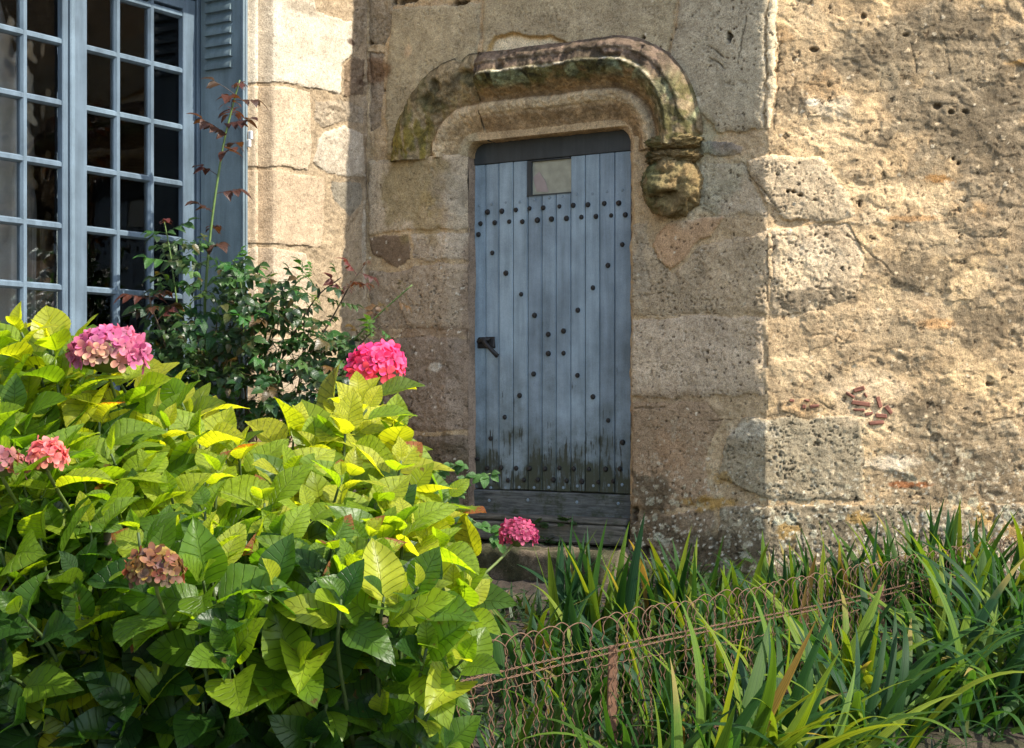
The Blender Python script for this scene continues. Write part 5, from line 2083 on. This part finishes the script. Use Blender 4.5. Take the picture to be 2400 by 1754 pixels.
def build_iris():
    rnd = random.Random(77)
    up = [blade_mesh(k, b, c) for k, (b, c) in enumerate([(.05, .1), (.25, -.2), (.45, .3), (.7, -.3), (1.0, .4)])]
    arch = [blade_mesh(k, b, c, .060) for k, (b, c) in enumerate([(1.1, .3), (1.5, -.3), (1.9, .5), (2.3, -.4), (.8, .1)])]
    greens = [(.014, .050, .012), (.019, .064, .013), (.028, .080, .015), (.018, .058, .024), (.042, .092, .014)]

    def clump(label, x, Y, n, L, kind, spread, lean=(0, 0), bright=.2, rad=.10, yaw=None):
        bx = (x - CPX) / FPX * Y
        root = thing("iris_clump", label, "iris plant", (bx, Y, ground_z(bx, Y) - .03), 0, "iris clumps along the wire fence")
        for i in range(int(n * (1.9 if Y > 5.2 and kind != 'arch' else 1.35))):
            src = up if (kind == 'up' or (kind == 'mix' and rnd.random() < .4)) else arch
            o = obj("leaf", rnd.choice(src), root)
            a = rnd.uniform(0, 6.283) if yaw is None else yaw + rnd.gauss(0, .7)
            r = rad * math.sqrt(rnd.random())
            an = rnd.uniform(0, 6.283)
            o.location = (math.cos(an) * r * 1.6, math.sin(an) * r, 0)
            tilt = abs(rnd.gauss(0, spread))
            q = Matrix.Rotation(a, 4, 'Z') @ Matrix.Rotation(-tilt, 4, 'X') @ Matrix.Rotation(rnd.uniform(-.7, .7), 4, 'Z')
            lv = Vector((lean[0], lean[1], 1)).normalized()
            q = Vector((0, 0, 1)).rotation_difference(lv).to_matrix().to_4x4() @ q
            o.rotation_euler = q.to_euler()
            s = rnd.uniform(L * .62, L)
            o.scale = (s * rnd.uniform(.75, 1.15), s, s)
            c = rnd.choice(greens)
            if rnd.random() < bright:
                c = rnd.choice([(.10, .16, .016), (.14, .19, .020), (.085, .155, .02)])
            if rnd.random() < .008:
                c = (.22, .15, .06)
            o.color = (*c, .66 if rnd.random() < .06 else 1.0)
        return root
    clump("tall upright iris clump at the foot of the broken upper stone step", 1400, 6.25, 22, .62, 'up', .22, (.0, 0), .2)
    clump("iris clump growing beside the lower stone step behind the fence", 1290, 5.55, 20, .58, 'mix', .38, (-.12, -.1), .15)
    clump("iris clump right behind the nearer rusty fence post", 1490, 5.4, 20, .50, 'mix', .32, (0, 0), .15)
    clump("iris clump under the lichen covered stones just past the door jamb", 1580, 6.5, 22, .52, 'up', .26, (.05, 0), .2)
    clump("iris clump with one bright yellow green leaf below the ochre lichen", 1690, 6.05, 24, .52, 'mix', .30, (.1, 0), .3)
    clump("short iris clump behind the middle of the wire fence", 1820, 6.3, 22, .50, 'up', .30, (0, 0), .2)
    clump("iris clump against the pitted base stones between two fence posts", 1960, 6.55, 22, .50, 'up', .34, (.05, 0), .2)
    clump("iris clump behind the farther rusty fence post", 2080, 6.5, 22, .50, 'mix', .34, (0, 0), .15)
    clump("dark iris clump where the fence meets the end of the bed", 2200, 6.6, 22, .54, 'up', .36, (.05, 0), .08)
    clump("broad iris clump by the wall beyond the end of the fence", 2330, 6.35, 24, .60, 'mix', .36, (.05, -.05), .1)
    clump("big sunlit iris clump leaning over in front of the fence", 1640, 4.15, 24, .62, 'mix', .34, (.62, -.1), .6, .07)
    clump("low arching iris clump at the brink of the bank below the wire fence", 1850, 4.55, 24, .60, 'arch', .5, (.25, -.25), .35)
    clump("iris clump with a long leaf stretched flat towards the stones of the bank", 2010, 5.05, 24, .66, 'mix', .42, (.15, -.2), .3)
    clump("drooping iris clump hanging over the bare earth bank", 2190, 5.45, 28, .68, 'arch', .5, (.2, -.35), .25)
    clump("dark drooping iris clump at the shaded end of the bank", 2370, 5.55, 28, .70, 'arch', .5, (.05, -.35), .15)
    clump("small iris clump in the shade between the hydrangea and the nearer fence post", 1330, 4.75, 18, .48, 'mix', .4, (-.1, -.05), .1)
    clump("iris clump pushing through the wire just past the nearer fence post", 1540, 4.55, 22, .50, 'mix', .35, (.1, 0), .15)
    clump("iris clump at the bottom of the picture under the nearer fence post", 1560, 3.95, 22, .55, 'mix', .42, (.2, -.2), .25)
    clump("iris clump crowding the middle of the bank below the sunlit leaning clump", 1790, 4.25, 26, .60, 'arch', .5, (.3, -.3), .3)
    clump("iris clump hanging in front of the flat mossy edging stone", 2000, 4.72, 28, .60, 'arch', .5, (.25, -.3), .2)
    clump("iris clump trailing over the brown edging stone", 2250, 5.15, 30, .66, 'arch', .5, (.15, -.3), .15)
    clump("iris clump behind the drooping ones where the bed is darkest", 2290, 5.95, 26, .60, 'mix', .4, (.1, -.1), .1)
    clump("iris clump at the very end of the bank beside the path", 2440, 5.35, 28, .68, 'arch', .5, (.0, -.3), .12)
    clump("iris clump filling the middle of the bed behind the wire hoops", 1700, 5.55, 24, .50, 'mix', .35, (.05, 0), .12)
    clump("iris clump in the middle of the bed nearer the farther post", 1900, 5.75, 24, .50, 'mix', .35, (.05, 0), .12)
    clump("iris clump wedged between the hydrangea and the hooped end of the fence", 1235, 4.35, 22, .46, 'mix', .4, (.05, -.1), .15)
    # undergrowth: short grass and weeds over the whole bed
    h = Heap()
    sh = []
    for s in range(4):
        v, f, uv = [], [], []
        r = random.Random(s)
        n = 5
        y = z = 0
        ang = .05
        for i in range(n + 1):
            t = i / n
            w = .05 * (1 - t ** 2) + .003
            v += [(-w, y, z), (w, y, z)]
            uv += [(0, t), (1, t)]
            y += math.sin(ang) / n
            z += math.cos(ang) / n
            ang += (.15 + .35 * s) / n * 2
        f = [(2 * i, 2 * i + 1, 2 * i + 3, 2 * i + 2) for i in range(n)]
        sh.append((v, f, uv))
    lf = leaf_shape(31, nt=7, cols=(-1, 0, 1), wide=.3, serr=0, quilt=0, stalk=.2)
    k = 0
    while k < 5200:
        x, y = rnd.uniform(-.6, 2.9), rnd.uniform(3.6, 7.6)
        q = (Vector((x, y, 0)) - Vector((FA.x, FA.y, 0))).dot(FNORM)
        if q > .55 or (Vector((x, y, 0)) - CORNER).dot(NX) < .05 and x < 1.2:
            continue
        u = (Vector((x, y, 0)) - CORNER).dot(TX)
        dw = (Vector((x, y, 0)) - CORNER).dot(NX)
        if dw < .02 or (u > UB and (Vector((x, y, 0)) - CORNER - TX * UB).dot(N3) < .03) or (u < 1.75 and dw < .62):
            continue
        z = ground_z(x, y) - .01
        a = rnd.uniform(0, 6.28)
        if rnd.random() < .7:
            d = Vector((math.cos(a), math.sin(a), 0))
            m = Matrix.Translation((x, y, z)) @ Matrix.Rotation(a, 4, 'Z') @ Matrix.Rotation(-abs(rnd.gauss(0, .3)), 4, 'X')
            h.put(rnd.choice(sh), m, rnd.uniform(.06, .20))
        else:
            m = frame_of((x, y, z + rnd.uniform(0, .10)), (math.cos(a), math.sin(a), rnd.uniform(-.1, .5)), (0, 0, 1))
            h.put(lf, m, rnd.uniform(.03, .07))
        k += 1
    m = mat_leaf("undergrowth_leaf", True, 0.0, .3, .5, [(0, (.008, .026, .007)), (.5, (.016, .044, .010)), (.9, (.034, .070, .014)), (1, (.12, .09, .035))], False)
    o = obj("undergrowth", h.mesh("undergrowth", m))
    o["kind"] = "stuff"


def build_fence():
    L = 4.5
    start = FA - FD * .62
    a = math.atan2(FD.y, FD.x)
    p = .0615
    root = thing("wire_fence", "low rusty woven wire fence with hooped scalloped top between the hydrangea and the wall", "fence", (start.x, start.y, FTOP), a)
    rnd = random.Random(9)
    def wire(seed):
        r = random.Random(seed)
        pts = []
        H = .058
        def crimp(x, z, k):
            return (x + .0042 * math.sin(z * 2 * math.pi / .034 + k), .0035 * math.sin(z * 2 * math.pi / .034 + k + 1.2), z)
        zz = -.46
        while zz < H:
            pts.append(crimp(-p * .92, zz, 0))
            zz += .0085
        for i in range(0, 13):
            t = math.pi * (1 - i / 12)
            pts.append((math.cos(t) * p * .92, 0.0022 * math.sin(i), H + math.sin(t) * p * .62))
        zz = H
        while zz > -.46:
            pts.append(crimp(p * .92, zz, math.pi))
            zz -= .0085
        v, f = tube_vf(pts, .0017, 4, False)
        return mesh_of("wire", v, f, M["rust"], True)
    ws = [wire(k) for k in range(2)]
    n = int(L / p)
    for i in range(n):
        if i in (17, 41):           # a hoop missing
            continue
        o = obj("wire", ws[i % 2], root, (i * p, .003 * (1 if i % 2 else -1), rnd.uniform(-.006, .006)))
        o.rotation_euler = (rnd.uniform(-.06, .06), rnd.uniform(-.07, .07), rnd.uniform(-.12, .12))
    for z, r in ((0, .0019), (-.017, .0019), (-.052, .0016), (-.30, .0020), (-.42, .002)):
        pts, q = [], []
        m = int(L / .011)
        for i in range(m + 1):
            x = i * .011
            s = math.sin(x * 2 * math.pi / .044)
            c = math.cos(x * 2 * math.pi / .044)
            sag = .010 * math.sin(x * 1.7 + z * 30) + (.02 * math.sin(x * 2.2) if z == -.052 else 0)
            pts.append((x, .0022 * s, z + sag + .0022 * c))
            q.append((x, -.0022 * s, z + sag - .0022 * c))
        g = MB()
        g.add(*tube_vf(pts, r * .75, 4, False))
        if z > -.03:
            g.add(*tube_vf(q, r * .75, 4, False))
        obj("strand", g.mesh("strand", M["rust"], True), root)
    for px_, lab in ((1445, "rusty iron post, the nearer one"), (2072, "rusty iron post, the farther one")):
        # where the fence line crosses that column of the photograph
        k = (px_ - CPX) / FPX
        t = (start.x - k * start.y) / (k * FD.y - FD.x)
        g = MB()
        g.box(-.013, .013, -.0035, .0035, -.62, .008, .0015)
        g.box(-.0035, .0035, .0035, .020, -.62, .004, .0012)
        o = obj("post", g.mesh("post", M["post"]), root, (t, .012, 0))
        o.rotation_euler = (.02, .01, -a + .3)
        o["label"] = lab
    return root


def pinnate(seed, n=5, s=1.0):
    """a rose leaf: leaflets along a thin midrib, length 1"""
    r = random.Random(seed)
    g = MB()
    v, f = tube_vf([(0, 0, 0), (0, .35, .03), (0, .68, .01)], [.012, .010, .007], 3, False)
    g.add(v, f, [(.5, .05)] * len(v))
    spots = [(0, .66, 0, .40)]
    for k in range((n - 1) // 2):
        yy = .56 - k * .26
        spots += [(.02, yy, -1.05, .33 - k * .04), (-.02, yy, 1.05, .33 - k * .04)]
    for x, y, a, L in spots:
        a += r.uniform(-.2, .2)
        lv, lf, luv = leaf_shape(r.randrange(999), nt=8, cols=(-1, -.5, 0, .5, 1), wide=.38, fold=.25, droop=.45 + r.uniform(-.1, .3), quilt=.0, serr=.025, stalk=.05)
        c, sn = math.cos(a), math.sin(a)
        tl = r.uniform(-.35, .15)
        g.add([(x + (px * c - py * sn) * L, y + (px * sn + py * c) * L, .02 + pz * L + tl * py * L) for px, py, pz in lv], lf, luv)
    return g.v, g.f, g.uv


def build_rose():
    rnd = random.Random(33)
    root = thing("rose_bush", "dark green climbing rose with a tall thorny shoot of red young leaves before the shutter", "rose bush", (-.95, 7.55, .5))
    inv = Matrix.Translation(root.location).inverted()
    shapes = [pinnate(s, n) for s, n in ((1, 5), (2, 5), (3, 7), (4, 5), (5, 3))]
    meshes = [mesh_of("leaf", *[x for x in (s[0], s[1])], M["rose_leaf"], True, s[2]) for s in shapes]
    heap = Heap()
    cnt = [0]
    def leaf(p, d, n, s, col):
        if cnt[0] < 290:
            o = obj("leaf", rnd.choice(meshes), root)
            o.matrix_local = inv @ frame_of(p, d, n) @ Matrix.Diagonal((s, s, s, 1))
            o.color = (*col, 1.0)
            cnt[0] += 1
        else:
            heap.put(rnd.choice(shapes), inv @ frame_of(p, d, n), s)
    RED, DRED = (.085, .020, .018), (.060, .022, .016)
    G = [(.018, .062, .018), (.026, .082, .019), (.036, .105, .022), (.055, .13, .028)]
    def cane(pts, r0, r1, mat="rose_stem", leaves=0, size=.09, red_from=2.0, red=RED, thorns=True, start=.12, lab=None):
        P = smooth_path([at(x, y, Y) for x, y, Y in pts], 24)
        R = [r0 + (r1 - r0) * i / 24 for i in range(25)]
        g = MB()
        g.add(*tube_vf([inv @ p for p in P], R, 6))
        if thorns:
            for i in range(3, 24):
                t = (P[i + 1 if i < 24 else i] - P[i - 1]).normalized()
                s = t.orthogonal().normalized()
                s = Matrix.Rotation(rnd.uniform(0, 6.28), 3, t) @ s
                q = inv @ P[i]
                v = [q + t * .004, q - t * .004 + t.cross(s) * .002, q - t * .004 - t.cross(s) * .002, q + s * (R[i] + .007) - t * .003]
                g.add(v, [(0, 1, 3), (1, 2, 3), (2, 0, 3)])
        o = obj("cane", g.mesh("cane", M[mat], True), root)
        if lab:
            o["label"] = lab
        for k in range(leaves):
            u = start + (1 - start) * (k + rnd.uniform(.1, .9)) / leaves
            i = min(24, int(u * 24))
            t = (P[min(24, i + 1)] - P[max(0, i - 1)]).normalized()
            s = Matrix.Rotation(k * 2.4 + rnd.uniform(-.4, .4), 3, t) @ t.orthogonal().normalized()
            d = s * .9 + t * .35 + Vector((0, -.15, -.1))
            n = Vector((0, 0, 1)) * .8 + t * .4 + Vector((0, -.35, 0))
            c = red if u > red_from else rnd.choice(G)
            c = tuple(x * rnd.uniform(.75, 1.3) for x in c)
            leaf(P[i], d, n, 1.65 * size * rnd.uniform(.8, 1.2) * (1 if u < .9 else .6), c)
        return P
    cane([(500, 960, 7.5), (480, 760, 7.45), (492, 560, 7.42), (520, 360, 7.42), (545, 250, 7.42), (562, 188, 7.42)], .0085, .0035, "rose_stem", 17, .105, .36, DRED, True, .30, "tall thorny green shoot with dark red leaves")
    cane([(720, 930, 7.5), (800, 830, 7.45), (880, 745, 7.4), (966, 668, 7.35)], .005, .003, "rose_stem", 9, .075, .35, (.075, .05, .02), True, .1)
    cane([(680, 900, 7.5), (770, 760, 7.45), (820, 670, 7.45), (862, 612, 7.45)], .005, .0025, "wood_stem", 12, .075, .55, RED, False, .1)
    cane([(560, 930, 7.5), (570, 760, 7.45), (560, 640, 7.45), (545, 610, 7.45)], .006, .003, "rose_stem", 14, .085)
    cane([(440, 950, 7.5), (420, 760, 7.4), (400, 600, 7.35), (385, 520, 7.35)], .006, .003, "rose_stem", 16, .085, .95)
    cane([(420, 940, 7.4), (385, 800, 7.3), (355, 720, 7.25), (350, 690, 7.25)], .005, .003, "wood_stem", 12, .08, .5, DRED, False)
    cane([(620, 940, 7.5), (680, 800, 7.45), (740, 700, 7.45), (800, 650, 7.45)], .005, .003, "wood_stem", 12, .08)
    cane([(600, 930, 7.5), (640, 770, 7.45), (690, 670, 7.45), (730, 640, 7.45)], .005, .003, "rose_stem", 14, .08)
    cane([(760, 940, 7.4), (800, 880, 7.35), (850, 800, 7.3), (900, 760, 7.3)], .004, .0025, "wood_stem", 8, .07)
    # the leafy body
    body = [(360, 740), (370, 640), (400, 560), (450, 520), (480, 600), (520, 640), (560, 606), (610, 640), (680, 680), (720, 740), (790, 800), (830, 870), (850, 960), (700, 1010), (430, 990), (350, 860)]
    arr = np.array(body, float)
    def inside(x, y):
        return poly_sd(body, np.array([x], float), np.array([y], float))[0]
    k = 0
    while k < 440:
        x, y = rnd.uniform(340, 880), rnd.uniform(500, 1020)
        s = inside(x, y)
        if s < 0 or (y < 720 and rnd.random() < .45):
            continue
        Y = 7.45 + rnd.uniform(-.22, .22) - min(s, 80) / 80 * .12
        a = rnd.uniform(0, 6.28)
        d = Vector((math.cos(a), math.sin(a) * .6 - .25, rnd.uniform(-.5, .45)))
        n = Vector((rnd.uniform(-.5, .5), -.6 + rnd.uniform(-.4, .3), .8))
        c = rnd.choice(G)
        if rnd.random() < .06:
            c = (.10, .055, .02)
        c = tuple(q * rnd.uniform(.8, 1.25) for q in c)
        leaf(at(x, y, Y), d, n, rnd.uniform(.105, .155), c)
        k += 1
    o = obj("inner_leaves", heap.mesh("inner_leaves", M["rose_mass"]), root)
    o["kind"] = "stuff"
    for k in range(14):
        x = rnd.uniform(420, 760)
        t = at(x + rnd.uniform(-60, 60), rnd.uniform(680, 820), 7.45)
        b = at(560 + (x - 560) * .5, 1120, 7.55)
        v, f = tube_vf([inv @ p for p in smooth_path([b, b.lerp(t, .5) + Vector((rnd.uniform(-.06, .06), -.03, 0)), t], 8)], .0035, 5)
        obj("cane", mesh_of("cane", v, f, M["wood_stem"], True), root)
    # a small wild vine at the foot of the door jamb
    vroot = thing("wild_vine", "small bright green creeper rooted at the foot of the door jamb beside the hydrangea", "vine", tuple(at(1040, 1250, 7.55)))
    inv = Matrix.Translation(vroot.location).inverted()
    vm = [mesh_of("leaf", s[0], s[1], M["rose_leaf"], True, s[2]) for s in [leaf_shape(60 + i, nt=10, cols=(-1, -.5, 0, .5, 1), wide=.36, fold=.2, droop=.35, quilt=0, serr=.02) for i in range(3)]]
    for pts in ([(1040, 1250, 7.55), (1050, 1180, 7.5), (1085, 1130, 7.42), (1150, 1110, 7.38)], [(1040, 1250, 7.55), (1010, 1160, 7.5), (990, 1100, 7.5), (985, 1050, 7.5)], [(1040, 1240, 7.5), (1080, 1210, 7.42), (1140, 1240, 7.4), (1175, 1275, 7.4)],
                [(1030, 1200, 7.5), (1010, 1130, 7.5), (1040, 1095, 7.45), (1090, 1090, 7.4)]):
        P = smooth_path([at(*q) for q in pts], 14)
        v, f = tube_vf([inv @ p for p in P], .002, 4)
        obj("stem", mesh_of("stem", v, f, M["rose_stem"], True), vroot)
        for i in range(3, 15):
            for h in (0, 1):
                a = rnd.uniform(0, 6.28)
                o = obj("leaf", rnd.choice(vm), vroot)
                s = rnd.uniform(.035, .062)
                o.matrix_local = inv @ frame_of(P[i], (math.cos(a), -.35, rnd.uniform(-.7, .35)), (rnd.uniform(-.4, .4), -.8, .7)) @ Matrix.Diagonal((s, s, s, 1))
                c = rnd.choice([(.045, .13, .022), (.035, .10, .02), (.06, .15, .03)])
                o.color = (*c, 1.0)
    # weeds in the cracks of the sill
    wl = mesh_of("leaf", *[leaf_shape(70, nt=6, cols=(-1, 0, 1), wide=.5, fold=.1, droop=.2, quilt=0, serr=0, stalk=.3)[i] for i in (0, 1)], M["rose_leaf"], True, leaf_shape(70, nt=6, cols=(-1, 0, 1), wide=.5, fold=.1, droop=.2, quilt=0, serr=0, stalk=.3)[2])
    for lab, x, y in (("tiny round leaved weed in the sill crack nearest the crimson flower", 1262, 1236), ("tiny weed sprouting in the middle of the door sill crack", 1330, 1226), ("tiny weed on the step beside the crimson flower", 1290, 1272)):
        u, v = wp(x, y, .0)
        p = CORNER + TX * u + NX * .0 + Vector((0, 0, v))
        w = thing("weed", lab, "weed", tuple(p))
        for i in range(9):
            a = rnd.uniform(0, 6.28)
            o = obj("leaf", wl, w)
            o.matrix_local = frame_of((rnd.uniform(-.02, .02), -.01, rnd.uniform(-.01, .02)), (math.cos(a), -.5, rnd.uniform(-.2, .5)), (0, -.4, .9)) @ Matrix.Diagonal((.04,) * 3 + (1,))
            o.color = (.035, .07, .02, 1)


def build_bank_stones():
    rnd = random.Random(14)
    labs = ["flat mossy edging stone at the brink of the bank under the arching iris", "smaller rounded edging stone beside the flat mossy one", "grey edging stone lying deepest under the drooping iris",
            "brown edging stone half sunk in the bare earth bank"]
    for lab, (x, Y, sx) in zip(labs, [(2050, 4.75, .16), (2140, 4.85, .10), (2230, 4.95, .12), (2330, 5.05, .13)]):
        bx = (x - CPX) / FPX * Y
        z = ground_z(bx, Y)
        t = obj("edging_stone", rough_block("edging_stone", -sx, sx, -.08, .08, -.09, .03, (.045, .036, .025), 1300 + x, .015, .02, .04, .7, .5), None, (bx, Y, z), (0, 0, .6))
        tag(t, lab, "stone")


def main():
    build_ground()
    wall = build_door_wall()
    build_hood(wall)
    build_corbel(wall)
    build_brick_chips(wall)
    build_window_wall()
    build_door()
    build_steps()
    build_window()
    build_bank_stones()
    build_fence()
    build_iris()
    build_rose()
    build_hydrangea()


main()
